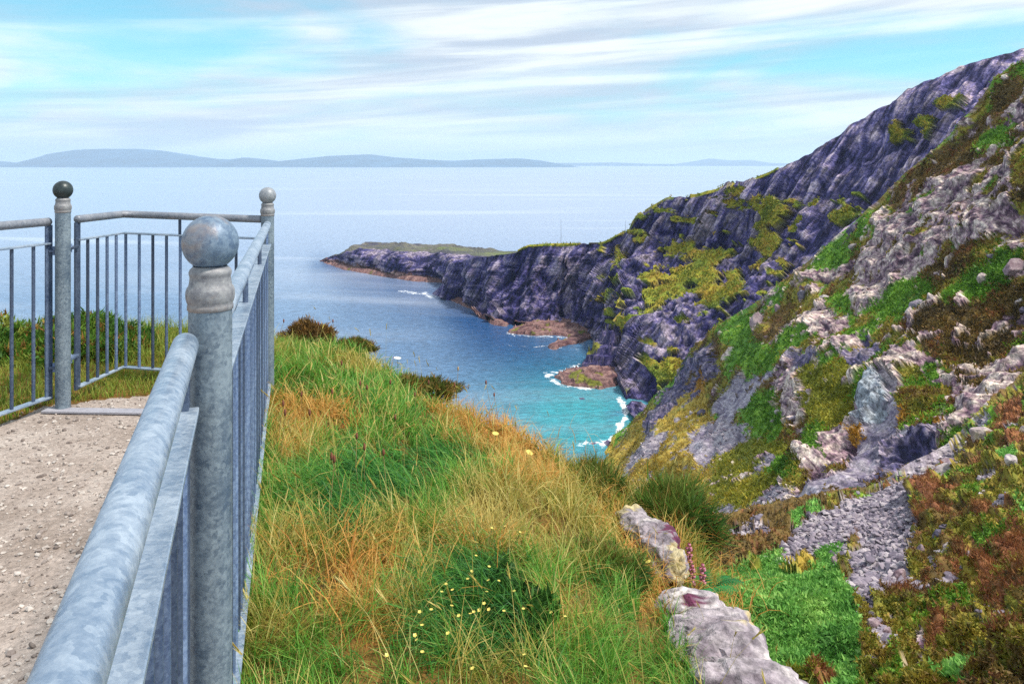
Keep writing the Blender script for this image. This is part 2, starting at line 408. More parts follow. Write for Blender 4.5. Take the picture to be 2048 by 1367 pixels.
PAL = {
 'rockw': [(.060, .030, .052), (.17, .098, .128), (.30, .205, .22), (.44, .335, .31), (.58, .475, .40)],
 'rockb': [(.022, .020, .060), (.065, .053, .12), (.14, .113, .185), (.27, .22, .26)],
 'grey': [(.11, .09, .145), (.20, .165, .22), (.30, .255, .30), (.42, .37, .40)],
 'pale': [(.13, .13, .16), (.21, .225, .255), (.31, .335, .36)],
 'scree': [(.08, .066, .095), (.18, .15, .19), (.29, .245, .285), (.44, .385, .40)],
 'heather': [(.045, .032, .016), (.11, .07, .022), (.17, .115, .028), (.19, .07, .032)],
 'heath': [(.095, .11, .018), (.21, .21, .026), (.32, .24, .034), (.17, .075, .036)],
 'rust': [(.12, .045, .022), (.23, .085, .034), (.31, .15, .05)],
 'green': [(.055, .135, .014), (.115, .26, .022), (.22, .37, .032)],
 'bracken': [(.08, .23, .04), (.17, .40, .075), (.33, .55, .13)],
 'yellow': [(.22, .15, .022), (.37, .25, .034), (.46, .33, .06), (.20, .20, .03)],
 'ygreen': [(.15, .17, .018), (.25, .25, .024), (.35, .28, .03)],
 'orange': [(.30, .15, .02), (.42, .22, .03)],
 'farrock': [(.011, .010, .052), (.030, .027, .100), (.066, .055, .145), (.135, .112, .195), (.25, .205, .26)],
 'fargrass': [(.10, .14, .018), (.19, .23, .024), (.33, .28, .032), (.34, .22, .035)],
 'redrock': [(.08, .038, .045), (.17, .090, .088), (.30, .185, .16)],
 'plateau': [(.05, .047, .075), (.09, .085, .10), (.125, .12, .085), (.16, .145, .15)],
}
def paint(L, areas, default, warp, seed=3, fine=1.0, pxwarp=14):
    """which cover grows or lies where: outlines surveyed from the ground, their edges broken up by the terrain's own noise"""
    n = fbm(L.v / warp, 4, seed); n2 = fbm(L.v / warp + 31.7, 4, seed + 5)
    x = L.x + n * pxwarp + rng.normal(0, 2.5, len(n)); y = L.y + n2 * pxwarp + rng.normal(0, 2.5, len(n))
    cls = np.full(len(x), default, object)
    for c, poly in areas:
        cls[inpoly(x, y, poly)] = c
    return cls
def colour(L, cls, scale, seed=2, rk=None):
    col = np.zeros((len(cls), 3)); a = fbm(L.v / scale, 5, seed, .6); b = fbm(L.v / (scale * .22), 4, seed + 9, .65)
    for c in set(cls):
        m_ = cls == c; n = a[m_] * .7 + b[m_] * .75
        if rk is not None and c in ('rockw', 'rockb', 'grey', 'farrock', 'scree', 'redrock', 'pale'): n = a[m_] * .35 + b[m_] * .35 + rk[m_] * 1.0 + rng.normal(0, .10, m_.sum())
        col[m_] = pick(PAL[c], u01(n, 2.0))
    return col * (1 + .18 * (rng.random((len(cls), 1)) - .5))

def planes(p_, seed):
    """continuous field made of flat pieces meeting at sharp creases (values on a lattice, each cube cut into six tetrahedra)"""
    i = np.floor(p_).astype(np.int64); f = p_ - i; o = np.argsort(-f, axis=1); fs = np.take_along_axis(f, o, 1); c = i.copy(); r = np.arange(len(i))
    w_ = [1 - fs[:, 0], fs[:, 0] - fs[:, 1], fs[:, 1] - fs[:, 2], fs[:, 2]]; v = w_[0] * hsh(c[:, 0], c[:, 1], c[:, 2], seed)
    for k in range(3):
        c[r, o[:, k]] += 1; v = v + w_[k + 1] * hsh(c[:, 0], c[:, 1], c[:, 2], seed)
    return v - .5
def facets(p_, seed):
    """rock broken along joint planes: flat facets at two scales, plus a block id for its tint"""
    f1, f2, idv, dp = worley(p_, seed); q = p_ @ np.array([[.8, .5, .33], [-.6, .7, .39], [0, -.51, .86]])
    return 1.5 * planes(q * 1.1, seed) + .75 * planes(q[:, [1, 2, 0]] * 2.3 + 5.3, seed + 1), idv, f2 - f1

# ---- far headland
topC1 = curve([(640, 521), (650, 515), (690, 502), (705, 491), (730, 485), (790, 485), (850, 489), (875, 488), (905, 488), (930, 492), (1000, 500), (1040, 503), (1080, 505)])
botC1 = curve([(640, 523), (700, 536), (760, 548), (830, 558), (890, 566), (960, 573), (1080, 585)])
dC1 = Depth([(640, 522, 746), (700, 533, 706), (760, 545, 667), (830, 555, 638), (890, 563, 616), (1000, 570, 590), (1080, 575, 585), (690, 510, 705), (720, 500, 690), (800, 508, 650), (900, 515, 602), (960, 520, 580), (1060, 522, 575),
             (705, 491, 725), (730, 485, 745), (790, 485, 745), (850, 489, 740), (905, 488, 740), (950, 495, 720), (1000, 500, 700), (1035, 503, 680), (1080, 505, 670)])
L = Land(640, 1080, 1.6, topC1, botC1, dC1, 90, [(0, 6, -2), (0, 20, -8), (10, 60, -24)])
fa, idv, fe = facets(L.v / np.array([11, 11, 6.0]), 4)
rk = fa * 1.2 + fbm(L.v / np.array([14, 14, 1.6]), 4, 8) * .8
rim = np.interp(L.x, [640, 690, 720, 800, 900, 960, 1080], [519, 507, 498, 503, 509, 514, 516])
front = sstep(L.y - rim, -4, 3)
L.displace(front * (rk * 1.6 + ridged(L.v / 22, 3, 3) * 2.2) + (1 - front) * (fbm(L.v / 9, 4, 6) * 1.6 + fa * .8))
cls = np.where(front > .5, 'farrock', 'plateau').astype(object)
cls[(L.y > botC1(L.x) - 10 - 9 * fbm(L.v / 12, 3, 4))] = 'redrock'
cls[(front < .4) & (fbm(L.v / 30, 3, 12) + .5 * np.exp(-((L.x - 880) / 90) ** 2) < .05)] = 'plateau'
col = colour(L, cls, 18, 2, rk)
g = .8 * np.exp(-((L.x - 860) / 85) ** 2 - ((L.y - 498) / 4.5) ** 2) * (front < .5) * sstep(fbm(L.v / 14, 3, 19), -.3, .3) + .7 * np.exp(-((L.x - 1010) / 60) ** 2 - ((L.y - 508) / 5.0) ** 2) * (front < .5)
col = col * (1 - g[:, None]) + np.array([.15, .19, .05]) * g[:, None]
L.build('headland', M['farrock'], col, attrs={'rocky': (front > .5) * 1.0}, kind='structure')

# ---- the great cliff
topC2 = curve([(862, 590), (868, 583), (885, 570), (892, 545), (900, 528), (930, 521), (960, 514), (1000, 509), (1030, 504), (1045, 496), (1060, 492), (1085, 490), (1130, 489), (1200, 487), (1220, 480), (1232, 474), (1262, 462), (1272, 446), (1282, 432), (1300, 425), (1335, 404), (1400, 393),
               (1450, 380), (1500, 366), (1550, 346), (1600, 318), (1650, 289), (1700, 258), (1750, 228), (1800, 197), (1850, 167), (1900, 148), (1950, 128), (2000, 113), (2048, 97), (2200, 40), (2400, -20)])
botC2 = curve([(862, 592), (870, 594), (905, 606), (945, 618), (965, 640), (1030, 655), (1100, 658), (1190, 670), (1222, 690), (1250, 748), (1248, 806), (1275, 850), (1300, 870), (1350, 830), (1400, 770), (1450, 710), (1500, 660), (1550, 620), (1600, 590), (1700, 510), (1800, 420), (1900, 330), (2000, 230), (2060, 200), (2400, 100)])
dC2 = Depth([(866, 590, 556), (905, 602, 530), (945, 614, 508), (965, 635, 473), (1030, 648, 454), (1100, 650, 452), (1190, 664, 432), (1222, 684, 408), (1250, 740, 353), (1248, 798, 310), (1275, 840, 285), (1300, 860, 280),
             (900, 528, 545), (960, 516, 500), (1030, 505, 478), (1060, 492, 474), (1130, 489, 470), (1200, 487, 455), (1270, 450, 432), (1300, 426, 428), (1400, 393, 405), (1500, 366, 385), (1600, 318, 362), (1700, 258, 342), (1850, 167, 312), (2048, 97, 284), (2400, -20, 260),
             (1000, 580, 478), (1100, 570, 466), (1160, 575, 462), (1205, 600, 415), (1250, 640, 372), (1280, 560, 402), (1290, 720, 330), (1330, 800, 295), (1330, 640, 352), (1360, 520, 395), (1400, 640, 335), (1400, 740, 305), (1480, 480, 375), (1500, 600, 318), (1600, 420, 345), (1600, 560, 305),
             (1700, 470, 292), (1800, 330, 300), (1800, 390, 280), (1900, 300, 270), (2000, 180, 268), (2300, 120, 240)])
L = Land(862, 2300, 2.2, topC2, botC2, dC2, 230, [(1, 3, -.6), (3, 10, -2), (10, 40, -8), (25, 120, -34)])
ob = np.array([-.50, .12, -.86]); ob /= np.linalg.norm(ob)                       # dip of the great oblique ribs
ac = np.array([.86, .1, -.50]); ac /= np.linalg.norm(ac); th = np.cross(ob, ac)
S = np.stack([L.v @ ob, L.v @ ac, L.v @ th], -1)
right = sstep(L.x, 1190, 1300)
rib = ridged(np.stack([S[:, 0] / 90, S[:, 1] / 20, S[:, 2] / 40], -1), 3, 21)
fa, idv, fe = facets(np.stack([S[:, 0] / 34, S[:, 1] / 11, S[:, 2] / 15], -1), 5)
fb, idb, fe2 = facets(np.stack([S[:, 0] / 9, S[:, 1] / 3.6, S[:, 2] / 4.5], -1), 6)
bed = fbm(np.stack([L.x * 0 + L.v[:, 0] / 22, L.v[:, 1] / 22, L.v[:, 2] / 1.8], -1) + fbm(L.v / 30, 2, 7)[:, None] * .8, 4, 31)
pil = ridged(np.stack([L.v[:, 0] / 16, L.v[:, 1] / 16, L.v[:, 2] / 60], -1), 3, 51)
fine = ridged(np.stack([S[:, 0] / 8, S[:, 1] / 2.2, S[:, 2] / 3], -1), 3, 61)
rk = fa * 2.6 + fb * 1.0 + bed * (.38 - .28 * right) + fine * (.03 + .05 * right)
crev = np.maximum(sstep(fe, .10, .02), .7 * sstep(fe2, .08, .02)); 
rkc = fa * .35 + fb * .5 + (idb - .5) * .45 + bed * .4 + fine * .35 - crev * .5
areas = [('fargrass', a) for a in (
    [(1296, 608), (1330, 566), (1375, 530), (1395, 503), (1450, 500), (1466, 512), (1440, 540), (1425, 565), (1440, 575), (1480, 545), (1500, 575), (1470, 590), (1450, 612), (1370, 606), (1345, 622), (1310, 628)],
    [(1500, 470), (1545, 466), (1570, 486), (1560, 512), (1585, 530), (1560, 540), (1510, 524), (1530, 500)], [(1520, 405), (1545, 402), (1585, 428), (1555, 456), (1530, 448)],
    [(1206, 596), (1232, 540), (1250, 492), (1258, 520), (1240, 556), (1218, 606)], [(1430, 575), (1470, 560), (1500, 600), (1440, 610)], [(1788, 262), (1812, 250), (1832, 264), (1830, 286), (1800, 286)], [(1840, 250), (1862, 232), (1868, 262), (1850, 276)],
    [(1455, 395), (1510, 380), (1530, 395), (1480, 408)], [(1880, 205), (1930, 190), (1920, 216), (1890, 226)], [(1345, 480), (1420, 500), (1350, 520)], [(1290, 540), (1320, 520), (1325, 545), (1300, 580)])]
cls = paint(L, areas, 'farrock', 9, 3, pxwarp=26)
ng = fbm(np.stack([L.v[:, 0] / 14, L.v[:, 1] / 14, L.v[:, 2] / 4], -1), 4, 71)
cls[(cls == 'fargrass') & (ng > .22)] = 'farrock'
cls[(L.x > 1215) & (L.x < 1720) & (ng < -.29) & (cls == 'farrock') & (L.y > 395 + 40 * fbm(L.v / 20, 2, 8))] = 'fargrass'
cls[(L.y > botC2(L.x) - 1 - 14 * fbm(L.v / 15, 3, 4)) & (L.x < 1200)] = 'redrock'
strip = L.y - topC2(L.x)
cls[(strip < 1.5 + 5 * fbm(L.v / 9, 3, 4)) & (L.x < 1560) & (L.x > 1035)] = 'fargrass'
isg = (cls == 'fargrass')
fade = sstep(L.x, 862, 900) * np.where(strip < -.5, .35, 1)
L.displace(fade * (np.where(isg, 1.6, rk * 2.4) * (.3 + .7 * sstep(strip, 0, 45)) + rib * 3.0 * (.3 + .7 * right) + pil * 7 * (1 - right) * sstep(strip, 2, 30) + fbm(L.v / 45, 3, 41) * 5 * sstep(strip, -2, 25)))
col = colour(L, cls, 14, 2, rkc)
isr = (cls == 'farrock'); warm = (right * sstep(L.x, 1450, 1800) * isr)[:, None]
col = col * (1 - warm) + warm * (col * np.array([1.9, 1.75, 1.5]) + .02)
L.build('cliff', M['farrock'], col, attrs={'rocky': isr * 1.0}, kind='structure'); C2 = L; cls_c2 = cls

# ---- rocky slope across the gully
topB2 = curve([(1100, 960), (1150, 926), (1200, 905), (1230, 870), (1262, 840), (1320, 790), (1352, 750), (1380, 702), (1430, 652), (1500, 604), (1545, 570), (1600, 524), (1650, 485), (1700, 442), (1750, 392), (1800, 342), (1850, 306), (1900, 262), (1950, 205), (1990, 152), (2020, 125), (2048, 112), (2120, 60), (2400, -120)])
botB2 = curve([(1100, 1120), (1300, 1140), (1450, 1110), (1600, 1070), (1740, 1040), (1850, 990), (1980, 880), (2060, 830), (2400, 600)])
dB2 = Depth([(1100, 960, 245), (1200, 905, 250), (1260, 842, 262), (1320, 790, 258), (1380, 700, 240), (1430, 650, 228), (1500, 602, 212), (1600, 522, 198), (1700, 440, 188), (1800, 340, 178), (1900, 260, 168), (2048, 113, 158), (2400, -120, 140),
             (1100, 1120, 130), (1300, 900, 200), (1400, 930, 150), (1450, 1000, 112), (1450, 1090, 90), (1330, 960, 165), (1300, 1100, 110), (1500, 850, 146), (1500, 740, 170), (1440, 760, 205), (1600, 700, 142), (1560, 800, 136), (1600, 850, 116), (1700, 800, 108), (1680, 900, 98), (1650, 960, 90), (1700, 600, 150), (1800, 700, 110), (1800, 500, 150), (1900, 600, 116),
             (1900, 400, 146), (2048, 500, 112), (2048, 300, 135), (2048, 700, 92), (1750, 930, 88), (1850, 830, 88), (1960, 780, 86), (1700, 1050, 78), (1900, 950, 76), (2060, 830, 74), (2400, 600, 70), (2300, 300, 110)])
L = Land(1100, 2240, 2.4, topB2, botB2, dB2, 330, [(1.5, 3, -.5), (4, 9, -2), (12, 30, -10), (40, 90, -40)], left=[(-2, 0, -4), (-4, -1, -12), (-6, -2, -40)], below=[(-1, -3, -5), (-1, -4, -14), (-2, -6, -50)])
A = [('yellow', [(1090, 980), (1200, 895), (1300, 835), (1400, 770), (1440, 880), (1440, 960), (1420, 1010), (1500, 1010), (1640, 985), (1640, 1060), (1400, 1120), (1200, 1100)]),
     ('ygreen', [(1425, 900), (1500, 870), (1560, 880), (1590, 930), (1500, 1005), (1420, 1015), (1400, 960)]),
     ('ygreen', [(1560, 760), (1640, 720), (1720, 720), (1760, 740), (1660, 850), (1600, 900), (1560, 860)]),
     ('green', [(1445, 650), (1500, 612), (1492, 640), (1480, 670), (1560, 690), (1545, 735), (1480, 742), (1450, 715), (1475, 690), (1435, 672)]),
     ('green', [(1488, 805), (1548, 770), (1566, 800), (1566, 852), (1500, 872), (1480, 845)]), ('green', [(1515, 940), (1580, 885), (1592, 925), (1560, 950)]), ('green', [(1440, 810), (1500, 790), (1490, 800), (1450, 820)]),
     ('green', [(1650, 585), (1690, 570), (1692, 640), (1660, 640)]), ('green', [(1722, 600), (1810, 545), (1842, 545), (1810, 600), (1760, 635), (1730, 630)]), ('green', [(1812, 545), (1830, 530), (1880, 560), (1850, 580)]), ('green', [(1880, 600), (1900, 570), (1940, 540), (2048, 495), (2048, 540), (1960, 570), (1900, 620)]),
     ('green', [(1730, 452), (1765, 425), (1795, 420), (1770, 460), (1735, 480)]), ('green', [(1800, 395), (1850, 372), (1882, 376), (1860, 396), (1815, 410)]), ('green', [(1950, 250), (1990, 240), (2010, 270), (1960, 290)]), ('green', [(1640, 510), (1690, 470), (1700, 480), (1650, 520)]),
     ('green', [(1690, 770), (1740, 730), (1780, 715), (1760, 750), (1700, 790)]), ('green', [(2000, 120), (2048, 118), (2048, 140), (2010, 145)]),
     ('heather', [(1740, 410), (1800, 345), (1850, 310), (1900, 265), (1960, 205), (1990, 160), (2040, 130), (2040, 180), (1960, 240), (1920, 280), (1960, 300), (2048, 280), (2048, 330), (1930, 330), (1870, 350), (1800, 400)]),
     ('heather', [(1830, 540), (1900, 500), (1990, 490), (1930, 540), (1870, 570)]), ('heather', [(1900, 620), (2048, 560), (2048, 640), (1960, 690), (1850, 690), (1780, 660), (1840, 620)]),
     ('rockw', [(1690, 545), (1700, 500), (1740, 460), (1800, 425), (1850, 398), (1880, 340), (1950, 322), (2060, 330), (2060, 465), (1990, 492), (1930, 498), (1905, 486), (1880, 500), (1840, 532), (1790, 562), (1720, 600), (1700, 625), (1688, 600)]),
     ('rockw', [(1600, 625), (1640, 600), (1680, 620), (1690, 640), (1640, 662), (1604, 666)]), ('rockw', [(1492, 645), (1500, 618), (1516, 625), (1512, 650), (1496, 660)]), ('rockb', [(1672, 690), (1740, 672), (1750, 690), (1715, 722), (1680, 724)]),
     ('rockw', [(1550, 770), (1566, 700), (1620, 690), (1640, 720), (1600, 745), (1620, 780), (1600, 800), (1612, 850), (1592, 880), (1562, 850)]), ('rockb', [(1560, 700), (1632, 690), (1640, 716), (1580, 730)]),
     ('rockw', [(1770, 720), (1800, 694), (1850, 690), (1900, 700), (1960, 690), (2060, 650), (2060, 745), (1985, 800), (1900, 872), (1830, 930), (1750, 975), (1660, 990), (1560, 1012), (1575, 962), (1600, 930), (1620, 880), (1660, 850), (1690, 800), (1720, 762)]),
     ('heath', [(1790, 740), (1850, 700), (1872, 740), (1880, 790), (1840, 800), (1800, 860), (1770, 850), (1785, 800)]), ('heather', [(1900, 700), (1935, 690), (1970, 740), (1940, 752), (1905, 722)]), ('heather', [(1985, 720), (2060, 690), (2060, 712), (2000, 745)]),
     ('grey', [(1700, 790), (1722, 760), (1770, 730), (1780, 760), (1772, 850), (1760, 900), (1700, 930), (1700, 850)]), ('pale', [(1712, 775), (1752, 752), (1765, 775), (1752, 815), (1715, 830), (1702, 810)]),
     ('grey', [(1690, 930), (1720, 870), (1780, 860), (1840, 850), (1900, 800), (1920, 830), (1860, 900), (1800, 950), (1740, 990), (1600, 1040), (1560, 1020), (1610, 985)]), ('rockb', [(1735, 975), (1760, 890), (1850, 850), (1880, 880), (1800, 960)]),
     ('green', [(1600, 850), (1640, 840), (1650, 900), (1612, 900)]), ('orange', [(1690, 835), (1710, 830), (1712, 850), (1694, 860)]), ('orange', [(1775, 812), (1792, 800), (1790, 838), (1774, 838)]), ('orange', [(1830, 835), (1840, 830), (1842, 842)]), ('orange', [(1850, 832), (1866, 826), (1868, 840)]),
     ('rockb', [(1352, 760), (1382, 706), (1430, 690), (1442, 740), (1420, 770), (1385, 800), (1340, 850), (1290, 880), (1300, 830)]), ('orange', [(1405, 750), (1420, 735), (1418, 790), (1400, 800)]),
     ('grey', [(1440, 790), (1455, 755), (1545, 735), (1520, 780), (1475, 830), (1440, 880), (1400, 920), (1365, 915), (1410, 850)]), ('scree', [(1236, 940), (1262, 900), (1300, 868), (1342, 880), (1330, 920), (1290, 950), (1250, 962)]),
     ('scree', [(1400, 880), (1450, 840), (1490, 850), (1470, 880), (1430, 900)]), ('scree', [(1420, 1040), (1440, 1010), (1500, 1000), (1560, 960), (1580, 975), (1540, 1010), (1480, 1030)]), ('scree', [(1500, 940), (1540, 905), (1548, 915), (1512, 950)]),
     ('rockw', [(1560, 520), (1640, 530), (1690, 500), (1700, 520), (1640, 556), (1590, 560)]), ('rockw', [(1740, 440), (1790, 400), (1860, 340), (1880, 350), (1800, 420), (1760, 450)]), ('rockw', [(1900, 420), (1880, 360), (1930, 310), (1945, 340)]),
     ('rockw', [(2000, 200), (2060, 160), (2060, 262), (2010, 240)]), ('rockw', [(1820, 640), (1830, 600), (1850, 590), (1846, 620), (1824, 650)])]
cls = paint(L, A, 'heath', 7, 3, pxwarp=20)
st = np.array([.50, .15, -.85]); st /= np.linalg.norm(st); s2 = np.cross(st, [0, 1, 0]); s2 /= np.linalg.norm(s2); s3 = np.cross(st, s2)
S = np.stack([L.v @ st, L.v @ s2, L.v @ s3], -1) + fbm(L.v / 9, 3, 90)[:, None] * .8
fa, idv, fe = facets(np.stack([S[:, 0] / 15, S[:, 1] / 5, S[:, 2] / 7], -1), 15)
fb, idb, fe2 = facets(L.v / np.array([14, 14, 10]), 25)
fc_, idc, fe3 = facets(np.stack([S[:, 0] / 5, S[:, 1] / 1.5, S[:, 2] / 2.2], -1), 35)
fine = ridged(np.stack([S[:, 0] / 2.6, S[:, 1] / .55, S[:, 2] / .8], -1), 4, 61)
rk = fa * 1.7 + fb * 1.5 + fc_ * .42
crev = np.maximum(sstep(fe, .08, .02), sstep(fe2, .05, .015)); 
rkc = fa * .25 + fb * .25 + fc_ * .45 + (idc - .5) * .45 + fine * .45 - crev * .4
big = fbm(L.v / 30, 4, 77)
nv = fbm(L.v / 2.6, 4, 78)
# outcrops break through the cover and cover creeps over the outcrops
crop = fbm(np.stack([S[:, 0] / 9, S[:, 1] / 4, S[:, 2] / 4], -1), 4, 79)
veg0 = np.isin(cls, ['heath', 'heather', 'ygreen'])
isr0 = np.isin(cls, ['rockw', 'rockb', 'grey'])
crop2 = fbm(np.stack([S[:, 0] / 3.2, S[:, 1] / 1.3, S[:, 2] / 1.5], -1), 3, 179)
crop = crop * .75 + crop2 * .50
cls[veg0 & (crop > .26)] = 'rockw'
cls[(cls == 'rockw') & (crop < -.30)] = 'heath'
cls[(cls == 'rockw') & (crop < -.24)] = 'heather'
cls[(cls == 'yellow') & (crop > .36)] = 'scree'
lic = fbm(L.v / 3.5, 4, 95); cls[isr0 & (lic > .46)] = 'orange' if False else 'heather'
gr = fbm(L.v / 8, 3, 91); cls[(cls == 'heath') & (gr > .14)] = 'green'; cls[(cls == 'heath') & (gr < -.22)] = 'heather'
isr = np.isin(cls, ['rockw', 'rockb', 'pale']); isg = np.isin(cls, ['grey', 'scree'])
edge = np.where(L.y < topB2(L.x) - .5, .3, 1)
L.displace(edge * (big * 4.2 + np.where(isr, .3 + rk * 1.1, np.where(isg, rk * .5 - .2, fa * 1.0 + fb * 1.1 + nv * .35))))
col = colour(L, cls, 5.0, 2, rkc)
B2cls = cls; L.build('rocky_hillside', M['rock'], col, attrs={'rocky': np.where(isr, 1.0, np.where(cls == 'grey', .55, .1))}, kind='structure'); B2 = L

# ---- the near side of the gully
topB1 = curve([(1300, 1090), (1370, 1066), (1410, 1056), (1460, 1044), (1500, 1032), (1600, 1012), (1740, 984), (1775, 966), (1820, 938), (1852, 925), (1900, 898), (1940, 860), (1980, 812), (2048, 762), (2200, 640)])
botB1 = curve([(1300, 1440), (2200, 1440)])
dB1 = Depth([(1300, 1090, 44), (1410, 1058, 46), (1500, 1032, 50), (1600, 1012, 53), (1740, 984, 56), (1820, 938, 58), (1900, 898, 60), (1980, 812, 64), (2048, 762, 67), (2200, 640, 70), (1450, 1150, 33), (1380, 1250, 26), (1600, 1200, 28), (1600, 1100, 38), (1700, 1340, 20), (1500, 1300, 24), (1300, 1400, 20), (1560, 1400, 20), (1720, 1150, 31),
             (1850, 1150, 29), (1950, 1100, 30), (1850, 1020, 40), (1960, 950, 42), (2048, 1000, 34), (2048, 1367, 15.5), (1900, 1250, 22.5), (1850, 1367, 18), (2200, 1300, 16), (2200, 900, 40)])
L = Land(1300, 2200, 2.4, topB1, botB1, dB1, 260, [(.5, 1.2, .1), (2, 5, -2.5), (6, 14, -12), (10, 25, -35)], 1.0, left=[(-1, 0, -3), (-2, .5, -8), (-3, 1, -25), (-4, 2, -70)], below=[(0, -1.5, -3), (0, -2, -10), (0, -4, -70)])
A = [('bracken', [(1425, 1190), (1460, 1130), (1510, 1105), (1560, 1096), (1610, 1100), (1650, 1078), (1695, 1076), (1664, 1130), (1690, 1170), (1716, 1215), (1722, 1270), (1712, 1400), (1420, 1440), (1380, 1300)]),
     ('yellow', [(1560, 1115), (1620, 1095), (1650, 1105), (1600, 1130)]), ('rust', [(1630, 1330), (1650, 1300), (1655, 1340), (1640, 1370)]),
     ('bracken', [(1575, 1060), (1592, 1032), (1640, 1022), (1650, 1036), (1612, 1050), (1600, 1075)]),
     ('scree', [(1545, 1110), (1600, 1068), (1650, 1038), (1740, 990), (1800, 945), (1850, 916), (1905, 888), (1915, 905), (1860, 965), (1820, 1005), (1760, 1050), (1690, 1082), (1620, 1100)]),
     ('scree', [(1698, 1115), (1720, 1065), (1770, 1025), (1830, 1000), (1845, 1050), (1805, 1095), (1815, 1140), (1780, 1190), (1745, 1225), (1710, 1195)]), ('scree', [(1730, 1260), (1760, 1230), (1790, 1250), (1770, 1280)]), ('scree', [(1460, 1075), (1490, 1060), (1540, 1068), (1530, 1080), (1475, 1088)]),
     ('rockw', [(1822, 1290), (1838, 1240), (1846, 1220), (1850, 1270), (1846, 1310), (1856, 1340), (1850, 1400), (1822, 1400), (1812, 1330)]), ('grey', [(1650, 1120), (1690, 1080), (1700, 1090), (1680, 1130), (1660, 1140)]),
     ('grey', [(1900, 895), (1940, 858), (1978, 815), (1985, 830), (1930, 890), (1885, 915)]), ('scree', [(1866, 928), (1900, 890), (1940, 862), (1930, 885), (1880, 930)]),
     ('rust', [(1955, 1190), (1960, 1110), (1985, 1090), (1990, 1150), (1975, 1210)]), ('rust', [(1900, 1160), (1915, 1110), (1930, 1090), (1935, 1150)]), ('rust', [(1856, 1270), (1870, 1230), (1900, 1240), (1890, 1300)]), ('rust', [(2000, 1110), (2048, 1060), (2060, 1130), (2020, 1140)]), ('rust', [(1840, 1000), (1860, 980), (1900, 990), (1870, 1030)]), ('rust', [(2000, 820), (2048, 790), (2048, 830), (1990, 860)]),
     ('bracken', [(1985, 920), (2030, 890), (2048, 900), (2000, 945)]), ('bracken', [(1900, 1350), (1930, 1320), (1960, 1340), (1940, 1400), (1890, 1400)]), ('green', [(1950, 1080), (1990, 1060), (2010, 1080), (2000, 1120), (1970, 1130)]), ('green', [(1890, 1200), (1930, 1180), (1950, 1210), (1910, 1230)]), ('bracken', [(2030, 1010), (2060, 990), (2060, 1030)])]
cls = paint(L, A, 'heather', 2.4, 13, pxwarp=16)
g = fbm(L.v / 2.2, 4, 14); g3 = fbm(L.v / 1.3, 3, 15)
hz = (cls == 'heather') & (L.x > 1660)
cls[hz & (g > .36)] = 'rust'; cls[hz & (g < .10)] = 'heath'; cls[hz & (g < -.27)] = 'green'; cls[hz & (g3 > .5)] = 'scree'
cls[(cls == 'bracken') & (g3 > .42) & (g > 0)] = 'ygreen'
S = np.stack([L.v @ st, L.v @ s2, L.v @ s3], -1)
f1, f2, idv, _ = worley(L.v / np.array([.9, .9, .45]), 15); fine = ridged(L.v / .5, 3, 61)
rk = planes(L.v / np.array([1.1, 1.1, .6]), 15) * 2 + planes(L.v / np.array([.45, .45, .25]), 16) + (idv - .5) * .3
isr = np.isin(cls, ['rockw', 'grey', 'scree'])
edge = np.where(L.y < topB1(L.x) - .5, .3, 1)
L.displace(edge * (fbm(L.v / 7, 3, 17) * .9 + np.where(isr, rk * .22, np.where(cls == 'bracken', .1 + fbm(L.v / 1.1, 3, 18) * .35, .10 + np.abs(fbm(L.v / 1.1, 3, 18)) * 1.5 - .30))))
col = colour(L, cls, 1.6, 2, rk); B1cls = cls
L.build('gully_side', M['rock'], col, attrs={'rocky': isr * .5}, kind='structure'); B1 = L
# ------------------------------------------------------------------ cliff-top ground
def proj(V):
    V = np.asarray(V, float).reshape(-1, 3); Y = np.maximum(V[:, 1], .05)
    return CX + V[:, 0] * F / Y, HZ + (CZ - V[:, 2]) * F / Y
EDGE_PX = [(560, 722, 7.0), (690, 700, 7.0), (800, 745, 6.5), (905, 822, 6.0), (1045, 868, 5.75), (1112, 912, 5.5), (1200, 965, 5.3), (1300, 1010, 5.2), (1395, 1060, 4.9)]
edge3 = np.array([P(*e) for e in EDGE_PX])
EDGE = [(-14, -6), (-14, 6.6), (-6, 7.0), (-3, 7.1)] + [(e[0], e[1]) for e in edge3] + [(1.08, 4.4), (.88, 3.95), (.86, 3.5), (.98, 2.85), (1.05, 2.3), (1.15, 1.2), (1.3, -6)]
ctl = [tuple(e) for e in edge3]
ctl += [tuple(P(*e)) for e in [(700, 900, 4.3), (600, 850, 4.45), (900, 1000, 3.85), (620, 1200, 2.5), (1000, 1260, 2.6), (1200, 1200, 3.15), (1060, 1000, 4.1), (1150, 1080, 3.75), (760, 780, 5.6), (640, 760, 5.3), (1400, 1367, 2.75), (1330, 1180, 3.65), (1240, 1050, 4.4), (800, 1367, 2.15)]]
ctl += [(x, y, 0) for x, y in [(-.56, 1.48), (-.8, 2.1), (-.35, .6), (-1.2, 1), (-2.5, 1), (-1.4, 2.5), (-2.5, 2.5), (-2.5, 4.4), (-1.9, 3.6), (-4, 3), (-5, 1), (-8, 2), (-4, 4.8), (-.2, 0), (-1, -2), (-6, -4), (-2.5, 5.1)]]
ctl += [(-1.48, 4.85, -.05), (-1.2, 3.9, -.03), (-2.4, 6.8, -.12), (-5, 6.8, -.1), (-12, 6, 0), (.9, 1.4, -.35), (.4, 1.2, -.12), (1.0, -3, -.4), (.3, -3, -.1)]
ctl = np.array(ctl); zt = TPS(ctl[:, :2], ctl[:, 2], 2.0, 2e-3)
def edist(x, y):
    d = segdist(x, y, EDGE); return np.where(inpoly(x, y, EDGE), d, -d)
